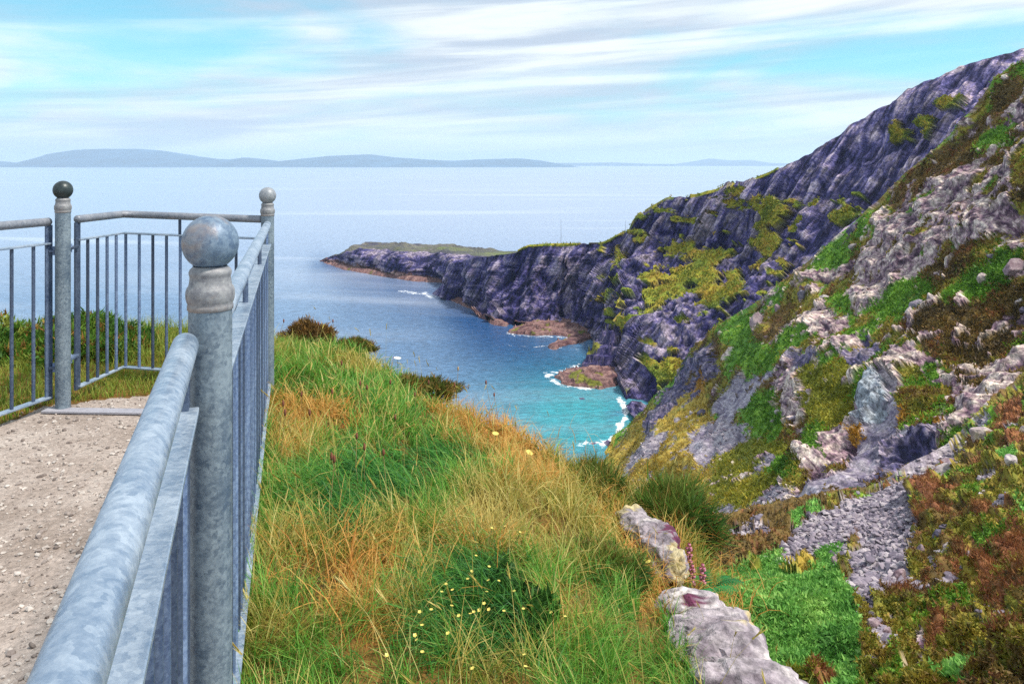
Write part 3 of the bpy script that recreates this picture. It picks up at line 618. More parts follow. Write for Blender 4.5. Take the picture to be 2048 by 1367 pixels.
def ground_z(x, y, d=None):
    x = np.ravel(x); y = np.ravel(y); q = np.stack([x, y], -1)
    if d is None: d = edist(x, y)
    z = zt(np.stack([np.clip(x, -8, 1.6), np.clip(y, -3, 7.6)], -1))
    p = np.stack([x, y, 0 * x], -1)
    right = sstep(x - (-.10 - .285 * y), .05, .5)
    z = z + (fbm(p * 2.2, 3, 3) * .035 + fbm(p * 6, 3, 5) * .012) * (.15 + .85 * right)
    out = np.maximum(-d + .10, 0)
    return z - np.where(out > 0, out * out * 3 / (out + .35) + out * .6, 0)
xs = np.arange(-9.0, 3.2, .04); ys = np.arange(-3.0, 9.6, .04)
GX, GY = np.meshgrid(xs, ys); gx, gy = GX.ravel(), GY.ravel(); gd = edist(gx, gy)
GZ = ground_z(gx, gy, gd); GV = np.stack([gx, gy, GZ], -1)
PATH = [(-9, -3), (-9, 1.8), (-5.0, 2.6), (-3.3, 3.55), (-2.62, 4.12), (-2.66, 4.42), (-2.42, 4.52), (-2.28, 4.62), (-2.05, 4.72), (-1.85, 4.86), (-1.7, 4.98), (-1.56, 4.72), (-1.32, 3.8), (-.97, 2.6), (-.62, 1.42), (-.40, .6), (.1, -1), (.7, -3)]
fx = gx.reshape(GX.shape)[:-1, :-1].ravel() + .02; fy = gy.reshape(GX.shape)[:-1, :-1].ravel() + .02
pn = fbm(np.stack([fx * 3, fy * 3, 0 * fx], -1), 4, 8) * .11; pn2 = fbm(np.stack([fx * 3, fy * 3, 0 * fx + 9], -1), 4, 8) * .09
onpath = inpoly(fx + pn, fy + pn2, PATH)
fc = gridfaces(len(ys), len(xs))
def submesh(name, faces, m_, col, **kw):
    u, inv = np.unique(faces, return_inverse=True); return mesh(name, GV[u], [inv.reshape(faces.shape)], m_, col=col[u], smooth=True, **kw)
n = fbm(GV * 3, 4, 4); n2 = fbm(GV * 11, 3, 6)
gpx, gpy = proj(GV)
thatch = pick([(.045, .035, .014), (.11, .065, .02), (.21, .11, .032), (.07, .06, .016)], u01(n * .6 + n2 * .6, 2))
pth = pick([(.28, .225, .19), (.38, .315, .275), (.46, .395, .35)], u01(n * .5 + n2 * .7, 1.6))
submesh('ground', fc[~onpath], M['soil'], thatch, kind='structure')
M['gravelpath'] = mat_vcol('gravel_path', .95, .15, 45, .3, [(30, .7, .02), (140, .7, .008)])
submesh('path', fc[onpath], M['gravelpath'], pth, kind='structure')
# the land under the edge goes down to the sea
sk = []
loop = [(-14, -6), (-14, 6.6), (-9, 7.6), (-6, 8.6), (-3, 8.9), (-1.4, 9.0), (0, 8.2), (1.4, 7.0), (2.5, 5.4), (2.9, 3), (3.1, 0), (3.1, -6)]
lp = np.array([np.interp(np.linspace(0, 1, 150), np.linspace(0, 1, len(loop)), np.array(loop)[:, k]) for k in (0, 1)]).T
cen = np.array([-5, -2.0]); rows = []
for f, z in ((-.06, -3.0), (0, -5.0), (.3, -14), (.6, -30), (1.1, -55), (1.8, -95)):
    d = lp - cen; rows.append(np.concatenate([cen + d * (1 + f), np.full((len(lp), 1), float(z))], 1))
SV = np.concatenate(rows); SV += fbm(SV / 3, 4, 3)[:, None] * .5
mesh('cliff_below', SV, [gridfaces(len(rows), len(lp))], M['rock'], col=pick(PAL['heath'], u01(fbm(SV / 2, 3, 4))), kind='structure')

def hit(px, py, h=0.0):
    """where the line of sight through a photo point meets the ground raised by h"""
    Y = np.arange(1.2, 9.0, .02); q = P(np.full(len(Y), px), np.full(len(Y), py), Y)
    g = ground_z(q[:, 0], q[:, 1]) + h; k = np.argmax(q[:, 2] < g); 
    if not (q[:, 2] < g).any(): k = np.argmin(np.abs(q[:, 2] - g))
    return q[k]

# ------------------------------------------------------------------ fence
def lathe(prof, c=(0, 0), seg=28):
    prof = np.array(prof, float); a = np.linspace(0, 2 * np.pi, seg, endpoint=False)
    V = np.concatenate([np.stack([c[0] + r * np.cos(a), c[1] + r * np.sin(a), np.full(seg, z)], -1) for r, z in prof]); n = len(prof)
    i = np.arange(n * seg).reshape(n, seg); j = np.roll(i, -1, 1)
    return V, np.stack([i[:-1], j[:-1], j[1:], i[1:]], -1).reshape(-1, 4)
def tube(path, r, seg=20, cap=True):
    """round tube along a polyline, its ends domed"""
    p = [np.array(q, float) for q in path]
    if cap:
        a = (p[0] - p[1]); a /= np.linalg.norm(a); b = (p[-1] - p[-2]); b /= np.linalg.norm(b)
        st = [(p[0] + a * r * k, r * s_) for k, s_ in ((.55, .02), (.5, .5), (.3, .82))]; en = [(p[-1] + b * r * k, r * s_) for k, s_ in ((.3, .82), (.5, .5), (.55, .02))]
    else: st = en = []
    ring = st + [(q, r) for q in p] + en
    T = []
    for k in range(len(ring)):
        a = ring[max(k - 1, 0)][0]; b = ring[min(k + 1, len(ring) - 1)][0]; d = b - a; T.append(d / (np.linalg.norm(d) + 1e-9))
    an = np.linspace(0, 2 * np.pi, seg, endpoint=False); V = []
    for (q, rr), t_ in zip(ring, T):
        up = np.array([0, 0, 1.]) if abs(t_[2]) < .9 else np.array([1., 0, 0]); s_ = np.cross(t_, up); s_ /= np.linalg.norm(s_); u_ = np.cross(s_, t_)
        V.append(q + rr * (np.cos(an)[:, None] * s_ + np.sin(an)[:, None] * u_))
    V = np.concatenate(V); n = len(ring); i = np.arange(n * seg).reshape(n, seg); j = np.roll(i, -1, 1)
    return V, np.stack([i[:-1], j[:-1], j[1:], i[1:]], -1).reshape(-1, 4)
def flatbar(path, w_, h_, bev=.0015):
    """flat bar along a polyline: w across (horizontal), h vertical, edges eased"""
    p = np.array(path, float); V = []; b = bev
    sec = [(-w_ / 2 + b, h_ / 2), (w_ / 2 - b, h_ / 2), (w_ / 2, h_ / 2 - b), (w_ / 2, -h_ / 2 + b), (w_ / 2 - b, -h_ / 2), (-w_ / 2 + b, -h_ / 2), (-w_ / 2, -h_ / 2 + b), (-w_ / 2, h_ / 2 - b)]
    for k in range(len(p)):
        d = p[min(k + 1, len(p) - 1)] - p[max(k - 1, 0)]; s_ = np.array([d[1], -d[0], 0]); s_ /= np.linalg.norm(s_)
        if 0 < k < len(p) - 1:
            e = p[k + 1] - p[k]; e[2] = 0; e /= np.linalg.norm(e); q_ = np.array([e[1], -e[0], 0]); s_ = s_ / max(.3, s_ @ q_)
        V += [p[k] + s_ * x + np.array([0, 0, z]) for x, z in sec]
    V = np.array(V); m_ = 8; i = np.arange(len(p) * m_).reshape(-1, m_); j = np.roll(i, -1, 1)
    q = np.stack([i[:-1], i[1:], j[1:], j[:-1]], -1).reshape(-1, 4)
    caps = [np.array([[0, 1, 2, 3]]), np.array([[0, 3, 4, 7]]), np.array([[4, 5, 6, 7]])]
    L_ = (len(p) - 1) * m_; return V, [q] + caps + [c_[:, ::-1] + L_ for c_ in caps]
def upright(x, y, z0, z1, w_, t_, ang, bev=.0015):
    """vertical flat plate, w along direction ang, t through"""
    b = bev; sec = [(-w_ / 2 + b, t_ / 2), (w_ / 2 - b, t_ / 2), (w_ / 2, t_ / 2 - b), (w_ / 2, -t_ / 2 + b), (w_ / 2 - b, -t_ / 2), (-w_ / 2 + b, -t_ / 2), (-w_ / 2, -t_ / 2 + b), (-w_ / 2, t_ / 2 - b)]
    c_, s_ = math.cos(ang), math.sin(ang)
    V = np.array([(x + u * c_ - v * s_, y + u * s_ + v * c_, z) for z in (z0, z1) for u, v in sec]); i = np.arange(8); j = np.roll(i, -1)
    return V, [np.stack([i, j, j + 8, i + 8], -1), np.array([[0, 1, 2, 3], [0, 3, 4, 7], [4, 5, 6, 7]]), np.array([[0, 1, 2, 3], [0, 3, 4, 7], [4, 5, 6, 7]])[:, ::-1] + 8]

def post(x, y, z0, label, ball):
    r_ = empty('fence_post', (x, y, z0), label=label, category='post', group='ball-topped posts of the railing')
    z = z0
    V, q = lathe([(.0385, z - .3), (.0385, z + 1.079)], (x, y)); mesh('shaft', V, [q], M['post'], r_, smooth=True, loc=(x, y, z0))
    V, q = lathe([(.0385, z + 1.079), (.0405, z + 1.081), (.0408, z + 1.088), (.0395, z + 1.091), (.0412, z + 1.095), (.0428, z + 1.101), (.0434, z + 1.108), (.0430, z + 1.115), (.0415, z + 1.120), (.0385, z + 1.124), (.0370, z + 1.131), (.0362, z + 1.138), (.0362, z + 1.142), (.0374, z + 1.145), (.0378, z + 1.150), (.0360, z + 1.154), (.0300, z + 1.160)], (x, y))
    mesh('collar', V, [q], M['collar'], r_, smooth=True, loc=(x, y, z0))
    a = np.linspace(-np.pi / 2, np.pi / 2, 25); V, q = lathe([(max(.0505 * math.cos(t_), .0004), z + 1.203 + .0505 * math.sin(t_)) for t_ in a], (x, y), 40)
    mesh('ball_finial', V, [q], ball, r_, smooth=True, loc=(x, y, z0)); return r_

def panel(label, path, dz, rail='galv', spacing=.098, start=.09, end=.09, stiles=(True, True), handrail_ext=(0, 0), spacers=(), knuckles=()):
    """one railing panel along plan polyline path (x, y, dz of ground)"""
    p = [np.array([a, b, c]) for a, b, c in path]; base = p[0] + (p[-1] - p[0]) / 2
    r_ = empty('railing_panel', tuple(base), label=label, category='railing', group='galvanised railing panels')
    up = lambda z: [q + np.array([0, 0, z]) for q in p]
    d0 = (p[1] - p[0]); d0 /= np.linalg.norm(d0); d1 = (p[-1] - p[-2]); d1 /= np.linalg.norm(d1)
    hr = up(1.03); hr[0] = hr[0] - d0 * handrail_ext[0]; hr[-1] = hr[-1] + d1 * handrail_ext[1]
    dense = []
    for a, b in zip(hr[:-1], hr[1:]): dense += [a + (b - a) * f for f in np.linspace(0, 1, 8)[:-1]]
    dense.append(hr[-1])
    V, q = tube(dense, .0225, 24); mesh('handrail', V, [q], M[rail], r_, smooth=True, loc=base)
    V, f = flatbar(up(.912), .044, .010); mesh('mid_rail', V, f, M['galv'], r_, loc=base)
    V, f = flatbar(up(.075), .044, .010); mesh('bottom_rail', V, f, M['galv'], r_, loc=base)
    for k, (q, d) in enumerate(((p[0], d0), (p[-1], d1))):
        if stiles[k]:
            a = math.atan2(d[1], d[0]); V, f = upright(q[0], q[1], q[2] + .06, q[2] + 1.012, .044, .012, a); mesh('stile', V, f, M['bar'], r_, loc=base)
    seg = [np.linalg.norm((b - a)[:2]) for a, b in zip(p[:-1], p[1:])]; tot = sum(seg); s_ = start
    proto = None
    while s_ < tot - end:
        t_ = s_; k = 0
        while t_ > seg[k] and k < len(seg) - 1: t_ -= seg[k]; k += 1
        q = p[k] + (p[k + 1] - p[k]) * (t_ / seg[k])
        if proto is None:
            V, f = lathe([(.009, .0805), (.009, .9065)], (0, 0), 14); proto = mesh('baluster', V, [f], M['bar'], r_, smooth=True); b_ = proto
        else: b_ = proto.copy(); sc.collection.objects.link(b_)
        b_.location = Vector(q - base); s_ += spacing
    for f_ in spacers:
        t_ = f_ * tot; k = 0
        while t_ > seg[k] and k < len(seg) - 1: t_ -= seg[k]; k += 1
        q = p[k] + (p[k + 1] - p[k]) * (t_ / seg[k]); V, f = lathe([(.009, q[2] + .9175), (.009, q[2] + 1.01)], (q[0], q[1]), 12); mesh('spacer', V, [f], M['bar'], r_, smooth=True, loc=base)
    for (x0, y0), (x1, y1), z in knuckles:
        a = np.array([x0, y0, z]); b = np.array([x1, y1, z]); V, f = flatbar([a, b], .03, .014); hb = mesh('hinge_bracket', V, f, M['bar'], r_, loc=base)
        mid = a + (b - a) * .6; V, f = lathe([(.011, z - .022), (.011, z + .024), (.004, z + .026)], (mid[0], mid[1]), 12); o = mesh('hinge_bolt', V, [f], M['bar'], smooth=True, loc=base); o.location = (0, 0, 0); o.parent = hb
    return r_
NP = (-.558, 1.48); RP = (-1.482, 4.85); LP = (-2.453, 4.37)
post(*NP, 0.0, 'close galvanised post with a big blue-grey ball, between two handrails', M['ball'])
post(*RP, -.05, 'farther galvanised post with a small pale grey ball at the grassy corner', M['ballgrey'])
post(*LP, 0.0, 'galvanised post with a blackened ball standing at the end of the gravel path', M['balldark'])
u = np.array([RP[0] - NP[0], RP[1] - NP[1]]); u /= np.linalg.norm(u)
v = np.array([.304, -.925]); v /= np.linalg.norm(v)
A0 = np.array(NP) + u * .066; A1 = np.array(RP) - u * .066
panel('long railing panel running from the big-balled post to the small-balled post', [(*A0, 0), (*A1, -.05)], 0, 'galv', .098, .09, .06, (True, True), (0.02, .0), (.32, .66))
B0 = np.array([-.577, 1.415]); B1_ = B0 + v * 2.6
panel('closest railing panel whose thick handrail ends at the big-balled post', [(*B0, 0), (*B1_, 0)], 0, 'galv', .098, .09, .06, (True, True), (-.012, 0), (.4,))
C0 = (-2.478, 4.56); C1_ = (-2.432, 5.01); C2_ = np.array(RP) + np.array([-.066, .01])
panel('bent railing panel closing the end of the path in front of the sea', [(*C0, 0), (*C1_, 0), (*C2_, -.02)], 0, 'railgrey', .093, .095, .07, (True, False), (.0, .02), (.62,),
      [((-2.474, 4.545), (-2.456, 4.40), .875), ((-2.474, 4.545), (-2.456, 4.40), .26)])
D0 = (-2.525, 4.36); D1 = (-2.62, 4.0); D2 = (-3.15, 2.2)
panel('railing panel cut by the picture edge, hinged to the black-balled post', [(*D0, 0), (*D1, 0), (*D2, 0)], 0, 'railgrey', .135, .10, .07, (True, True), (.0, 0), (.5,),
      [((-2.52, 4.362), (-2.48, 4.368), .87), ((-2.52, 4.362), (-2.48, 4.368), .235)])
V, f = flatbar([(-2.53, 4.335, .012), (-1.36, 4.30, .005)], .075, .012)
props(mesh('threshold_strip', V, f, M['plate']), 'flat grey steel strip lying across the gravel at the foot of a post', 'threshold')

# ------------------------------------------------------------------ blades and sprigs
def ribbons(base, dirn, length, width, bend, col, nseg=3, lean=None):
    """curved grass blades: base points, lean direction (unit, horizontal part bends over), per-blade colour"""
    a0 = np.zeros(len(base)) if lean is None else lean
    n = len(base); t = np.linspace(0, 1, nseg + 1); up = np.array([0, 0, 1.])
    side = np.stack([-dirn[:, 1], dirn[:, 0], np.zeros(n)], -1); side += rng.normal(0, .35, (n, 3)); side /= np.linalg.norm(side, axis=1)[:, None]
    V = np.zeros((n, nseg * 2 + 1, 3)); C = np.repeat(col[:, None], nseg * 2 + 1, 1)
    for k, tk in enumerate(t):
        bb = np.maximum(bend, .05); a1 = a0 + bb * tk
        q = base + length[:, None] * (up * ((np.sin(a1) - np.sin(a0)) / bb)[:, None] + dirn * ((np.cos(a0) - np.cos(a1)) / bb)[:, None])
        w_ = (width * (1 - tk) ** .6)[:, None] * side * .5
        if k < nseg: V[:, 2 * k] = q - w_; V[:, 2 * k + 1] = q + w_
        else: V[:, 2 * k] = q
    off = (np.arange(n) * (nseg * 2 + 1))[:, None]
    quads = [off + np.array([[2 * k, 2 * k + 1, 2 * k + 3, 2 * k + 2]]) for k in range(nseg - 1)]
    tri = off + np.array([[2 * nseg - 2, 2 * nseg - 1, 2 * nseg]])
    return V.reshape(-1, 3), [np.concatenate(quads), tri], C.reshape(-1, 3)
def merge(parts):
    V, Q, T, C, o = [], [], [], [], 0
    for v_, ps, c_ in parts:
        V.append(v_); C.append(c_)
        for p_ in ps: (Q if p_.shape[1] == 4 else T).append(p_ + o)
        o += len(v_)
    return np.concatenate(V), [np.concatenate(x) for x in (Q, T) if x], np.concatenate(C)
def sprigs(base, nrm, n_per, size, col, spread=1.0, wid=.28, up=.4, rand=.7, jit=.25, rg=rng):
    """tufts of small leaf-like triangles"""
    n = len(base); b = np.repeat(base, n_per, 0); nr = np.repeat(nrm, n_per, 0); s_ = np.repeat(size, n_per) * (.6 + .8 * rg.random(n * n_per)); c_ = np.repeat(col, n_per, 0) * (1 + jit * (rg.random((n * n_per, 1)) * 2 - 1))
    d = nr * .6 + np.array([0, 0, up]) + rg.normal(0, rand, b.shape); d /= np.linalg.norm(d, axis=1)[:, None]
    b = b + rg.normal(0, .42, b.shape) * np.repeat(size, n_per)[:, None] * spread
    r_ = rg.normal(0, 1, b.shape); sd = np.cross(d, r_); sd /= np.linalg.norm(sd, axis=1)[:, None] + 1e-9
    V = np.stack([b - sd * (s_ * wid)[:, None], b + sd * (s_ * wid)[:, None], b + d * s_[:, None]], 1).reshape(-1, 3)
    return V, [np.arange(len(V)).reshape(-1, 3)], np.repeat(c_, 3, 0)

# ------------------------------------------------------------------ grass of the bank
GP = {'green': [(.030, .115, .013), (.060, .22, .022), (.12, .34, .036), (.24, .44, .06)], 'dark': [(.012, .075, .018), (.030, .15, .028), (.075, .27, .04), (.15, .38, .06)],
      'straw': [(.34, .27, .05), (.52, .42, .10), (.68, .56, .20), (.26, .30, .05)], 'orange': [(.44, .17, .03), (.62, .30, .06), (.72, .44, .12), (.36, .25, .04)], 'olive': [(.10, .18, .020), (.20, .26, .03), (.42, .33, .06), (.56, .42, .11)]}
GA = [('dark', [(600, 1020), (650, 930), (720, 905), (830, 905), (950, 885), (965, 920), (870, 955), (800, 1010), (700, 1060), (630, 1050)]), ('green', [(560, 720), (660, 700), (760, 700), (840, 770), (860, 830), (760, 850), (690, 800), (560, 780)]),
      ('orange', [(545, 800), (650, 790), (720, 825), (660, 860), (560, 890), (530, 960), (525, 900)]), ('orange', [(860, 800), (960, 800), (1060, 860), (1120, 910), (1140, 960), (1060, 980), (990, 930), (960, 880), (880, 870)]),
      ('olive', [(930, 960), (1100, 960), (1210, 1000), (1260, 1060), (1200, 1100), (1120, 1130), (960, 1090), (880, 1060)]), ('straw', [(900, 1000), (1000, 960), (1080, 1000), (1040, 1060), (940, 1060)]), ('orange', [(640, 1110), (720, 1090), (790, 1120), (770, 1190), (690, 1200), (620, 1170)]),
      ('orange', [(1180, 1000), (1240, 1030), (1290, 1090), (1340, 1170), (1400, 1190), (1330, 1200), (1300, 1210), (1250, 1130), (1200, 1080)]), ('olive', [(520, 1060), (700, 1060), (640, 1110), (620, 1170), (530, 1120)]), ('olive', [(780, 1060), (940, 1080), (900, 1120), (800, 1130)]),
      ('dark', [(820, 1180), (880, 1110), (1010, 1100), (1060, 1180), (1060, 1270), (980, 1310), (850, 1300)]), ('orange', [(700, 1250), (800, 1220), (820, 1260), (720, 1300)]), ('orange', [(1100, 1240), (1150, 1210), (1180, 1250), (1120, 1270)])]
def grass_at(n, x0, x1, y0, y1, rg, power=1.0):
    y = (y0 ** (1 - power) + rg.random(n) * (y1 ** (1 - power) - y0 ** (1 - power))) ** (1 / (1 - power)) if power != 1 else y0 * (y1 / y0) ** rg.random(n)
    return x0 + (x1 - x0) * rg.random(n), y
rg = np.random.default_rng(5)
x, y = grass_at(210000, -2.2, 1.35, 1.45, 7.4, rg)
fence_x = np.where(y > 1.48, NP[0] + (y - 1.48) * u[0] / u[1], NP[0] + (1.48 - y) * .312)
fence_x = np.where(y > 4.85, RP[0] - .4 * (y - 4.85), fence_x)
d = edist(x, y); keep = (x > fence_x - .02 - .03 * rg.random(len(x))) & (d > -.35) & (rg.random(len(x)) < np.clip(1.2 + d * 2, .25, 1))
x, y = x[keep], y[keep]; z = ground_z(x, y); base = np.stack([x, y, z - .01], -1)
bx, by = proj(base + np.array([0, 0, .06])); n1_ = fbm(base * 3.1, 4, 2); n2_ = fbm(base * 3.1 + 7.7, 4, 4); clump = fbm(base * np.array([7, 7, 7]), 3, 12)
rs = np.concatenate([P(*np.array(s_).T) for s_ in ([(1268, 1044, 4.3), (1298, 1072, 4.07), (1322, 1102, 3.9), (1336, 1138, 3.73)], [(1378, 1225, 3.55), (1405, 1262, 3.3), (1432, 1302, 3.08), (1468, 1350, 2.82), (1505, 1410, 2.6)])])
bare = np.minimum(segdist(x, y, rs[:4, :2]) / .07, segdist(x, y, rs[4:, :2]) / .14) < 1
cls = np.full(len(x), 'green', object); jx, jy = bx + n1_ * 55 + rg.normal(0, 17, len(x)), by + n2_ * 45 + rg.normal(0, 14, len(x))
for c_, poly in GA: cls[inpoly(jx, jy, poly)] = c_
patch = fbm(base * 2.0 + 3.3, 3, 40); cls[(cls == 'green') & (patch > .22)] = 'olive'; cls[(cls == 'green') & (rg.random(len(x)) < .10)] = 'straw'; cls[(cls == 'orange') & (rg.random(len(x)) < .14)] = 'olive'; cls[(cls == 'olive') & (rg.random(len(x)) < .25)] = 'straw'; cls[(cls == 'dark') & (rg.random(len(x)) < .15)] = 'green'; cls[(cls == 'olive') & (patch < -.30)] = 'orange'
keep = ~bare & (rg.random(len(x)) < (.25 + .75 * sstep(clump, -.42, .0)) * np.select([cls == 'dark', cls == 'green', cls == 'olive'], [1, .85, .8], .75)); base, cls, clump, n1_, n2_ = base[keep], cls[keep], clump[keep], n1_[keep], n2_[keep]
nb = len(base); col = np.zeros((nb, 3)); ln = np.zeros(nb); bend = np.zeros(nb)
for c_ in GP:
    m_ = cls == c_; col[m_] = pick(GP[c_], np.clip(rg.random(m_.sum()) * .8 + clump[m_] * .5 + .1, 0, 1))
    ln[m_] = {'green': .135, 'dark': .20, 'straw': .17, 'orange': .135, 'olive': .15}[c_] * (.55 + .8 * rg.random(m_.sum())) * (1 + .9 * clump[m_]); bend[m_] = {'green': 1.3, 'dark': 1.9, 'straw': 1.1, 'orange': 1.6, 'olive': 1.3}[c_] * (.4 + .9 * rg.random(m_.sum()))
a_ = np.where(cls == 'dark', 3.6, 2.8 + n1_ * 6) + rg.normal(0, 1.5, nb) * np.where(cls == 'dark', .40, 1)
dirn = np.stack([np.cos(a_), np.sin(a_), np.zeros(nb)], -1)
wd = (.0022 + .0050 * rg.random(nb) ** 2.5) * np.clip(base[:, 1] / 3.2, .75, 1.7)
dry = np.isin(cls, ['straw', 'orange'])
for nm, m_ in (('grass', ~dry), ('dry_grass', dry)):
    parts = [ribbons(base[m_], dirn[m_], ln[m_], wd[m_], bend[m_], col[m_], 3, np.abs(rg.normal(0, .45, m_.sum())))]
    if nm == 'dry_grass':                                   # taller seeding stems
        k = 260; sx, sy = grass_at(k, -1.5, 1.0, 1.7, 7.0, rg); ok = (edist(sx, sy) > .02) & (sx > NP[0] + (sy - 1.48) * u[0] / u[1] + .08); sx, sy = sx[ok], sy[ok]; k = len(sx)
        sb = np.stack([sx, sy, ground_z(sx, sy)], -1); sa = rg.normal(2.8, 1.1, k); sd = np.stack([np.cos(sa), np.sin(sa), 0 * sa], -1); sl = .22 + .22 * rg.random(k); be = .3 + .9 * rg.random(k)
        sc_c = pick(GP['straw'][:3], rg.random(k)); parts.append(ribbons(sb, sd, sl, np.full(k, .0028), be, sc_c, 4))
        tip = sb + sl[:, None] * (np.array([0, 0, 1.]) * (np.sin(be) / be)[:, None] + sd * ((1 - np.cos(be)) / be)[:, None]); tdir = np.array([0, 0, 1.]) * np.cos(be)[:, None] + sd * np.sin(be)[:, None]
        hl = .022 + .022 * rg.random(k)
        for q_ in range(3): parts.append(sprigs(tip - tdir * (hl * q_ * .33)[:, None], tdir * 3, 6, hl * .7, sc_c, .06, .07, .0, .16, .15, rg))
    if nm == 'dry_grass':                                   # long withered blades by the edge bushes
        for (cx_, cy_, Y_, r_, k) in [(1395, 1090, 4.55, .16, 260), (1410, 1130, 4.2, .10, 120), (1265, 1020, 4.95, .16, 200), (1310, 1005, 5.1, .16, 160), (1240, 1000, 5.0, .18, 160), (940, 830, 5.9, .30, 420), (1020, 870, 5.65, .25, 380), (1320, 1190, 3.75, .10, 160), (1285, 1160, 3.7, .06, 90), (690, 1160, 2.75, .16, 200), (590, 850, 4.3, .25, 260)]:
            c_ = P(cx_, cy_, Y_); b_ = np.stack([c_[0] + rg.normal(0, r_, k), c_[1] + rg.normal(0, r_, k), np.zeros(k)], -1); b_[:, 2] = np.maximum(ground_z(b_[:, 0], b_[:, 1]) - .01, c_[2] - .25); aa = rg.random(k) * 6.3
            parts.append(ribbons(b_, np.stack([np.cos(aa), np.sin(aa), 0 * aa], -1), .14 + .16 * rg.random(k), .003 + .003 * rg.random(k), .8 + 1.3 * rg.random(k), pick(GP['orange'][:3], rg.random(k)), 4, np.abs(rg.normal(0, .35, k))))
    V, ps, C = merge(parts); mesh(nm, V, ps, M['grass'], col=C, kind='stuff', label='tufted cliff-top grass' if nm == 'grass' else 'dry straw-coloured grass with seed heads')
# short turf along the path and under the railings
x, y = grass_at(150000, -5.2, -.2, 1.6, 6.4, rg); pn = fbm(np.stack([x * 3, y * 3, 0 * x], -1), 4, 8) * .11; pn2 = fbm(np.stack([x * 3, y * 3, 0 * x + 9], -1), 4, 8) * .09
fl = np.where(y > 1.48, NP[0] + (y - 1.48) * u[0] / u[1], 0); fl = np.where(y > 4.85, RP[0], fl); keep = ~inpoly(x + pn, y + pn2, PATH) & (edist(x, y) > -.2) & (x < fl + .06); x, y = x[keep], y[keep]; base = np.stack([x, y, ground_z(x, y) - .005], -1); nb = len(x)
col = pick([(.10, .20, .02), (.20, .30, .035), (.36, .35, .06), (.08, .22, .022)], np.clip(rg.random(nb) * .7 + fbm(base * 4, 3, 3) * .5 + .15, 0, 1)); a_ = rg.random(nb) * 6.3
V, ps, C = ribbons(base, np.stack([np.cos(a_), np.sin(a_), 0 * a_], -1), (.035 + .06 * rg.random(nb)) * np.where(y > 5.3, 1.9, 1), .003 + .003 * rg.random(nb), .5 + 1.3 * rg.random(nb), col, 2)
mesh('short_grass', V, ps, M['grass'], col=C, kind='stuff', label='short yellowing turf beside the gravel path')

# ------------------------------------------------------------------ shrubs
def bush(name, label, c, r, n, pal, size=.06, per=6, cat='shrub', group=None, dead=.12, seed=1, woody=(.06, .035, .02), wid=.10, rag=.30):
    rg = np.random.default_rng(seed); c = np.array(c, float); r = np.array(r, float)
    root = empty(name, tuple(c), label=label, category=cat, group=group)
    d = rg.normal(0, 1, (n, 3)); d[:, 2] = np.abs(d[:, 2]) * 1.0 - .25; d /= np.linalg.norm(d, axis=1)[:, None]
    lump = 1 + rag * 1.6 * fbm(d * 2.0 + seed, 3, seed) + .10 * fbm(d * 6 + seed, 2, seed + 3)
    rad = (.62 + .40 * np.sqrt(rg.random(n)))[:, None] * lump[:, None]
    p_ = c + d * r * rad
    f = np.clip(.5 + .9 * fbm(p_ * 5, 3, seed + 5) + rg.normal(0, .18, n), 0, 1); col = pick(pal, f); dd = rg.random(n) < dead; col[dd] = pick([(.22, .10, .03), (.34, .2, .05)], rg.random(dd.sum()))
    V, ps, C = sprigs(p_, d / 1.0, per, np.full(n, size), col, .55, wid, .35, .55, .3, rg)
    mesh('foliage', V - c, ps, M['leaf'], root, col=C)
    # woody stems
    parts = []
    for k in range(9):
        a = rg.random() * 6.3; e = c + np.array([math.cos(a) * r[0] * .7, math.sin(a) * r[1] * .7, r[2] * (.3 + .5 * rg.random())]); b = c + np.array([math.cos(a) * .05, math.sin(a) * .05, -.12])
        V_, q_ = tube([b, (b + e) / 2 + rg.normal(0, .03, 3), e], .006, 6, False); parts.append((V_ - c, [q_], np.tile(woody, (len(V_), 1))))
    V, ps, C = merge(parts); mesh('stem', V, ps, M['leaf'], root, col=C); return root
GORSE = [(.03, .085, .014), (.07, .17, .02), (.13, .25, .03), (.27, .30, .05)]
BROWN = [(.07, .045, .018), (.16, .09, .025), (.27, .16, .05), (.12, .11, .03)]
DARK = [(.012, .04, .014), (.025, .075, .018), (.05, .12, .022), (.10, .15, .03)]
bush('gorse_bush', 'wide spiky green gorse bush behind the railing cut by the picture edge', P(-40, 765, 5.6), (.62, .5, .35), 7600, GORSE, .045, 6, group='gorse bushes behind the railing', rag=.34, wid=.14, seed=2)
bush('gorse_bush', 'tallest spiky green gorse bush, seen behind the black-balled post', P(140, 762, 5.6), (.50, .42, .38), 7000, GORSE, .045, 6, group='gorse bushes behind the railing', rag=.34, wid=.14, seed=3)
bush('gorse_bush', 'lower grass-grown gorse bush sloping down behind the bent railing panel', P(268, 768, 5.7), (.42, .40, .28), 5600, GORSE, .045, 6, group='gorse bushes behind the railing', rag=.34, wid=.14, seed=4, dead=.2)
bush('heather_bush', 'rounded brown withered heather bush on the skyline beside the corner post', P(614, 690, 6.9), (.20, .2, .19), 2200, BROWN, .035, 6, seed=5, dead=.3)
bush('heather_bush', 'low olive heather bush right of the brown round bush, against the sea', P(706, 698, 6.9), (.17, .16, .07), 1300, [(.04, .06, .015), (.09, .11, .02), (.14, .17, .025), (.22, .13, .03)], .035, 6, seed=6, dead=.3)
SOFT = [(.03, .075, .016), (.06, .14, .02), (.11, .20, .028), (.19, .21, .04)]
bush('heather_bush', 'dark heather bush hanging over the edge of the grass above the sea', P(845, 785, 6.0), (.22, .2, .09), 1500, [(.04, .06, .015), (.09, .11, .02), (.14, .17, .025), (.22, .13, .03)], .04, 6, seed=7, dead=.25, rag=.5)
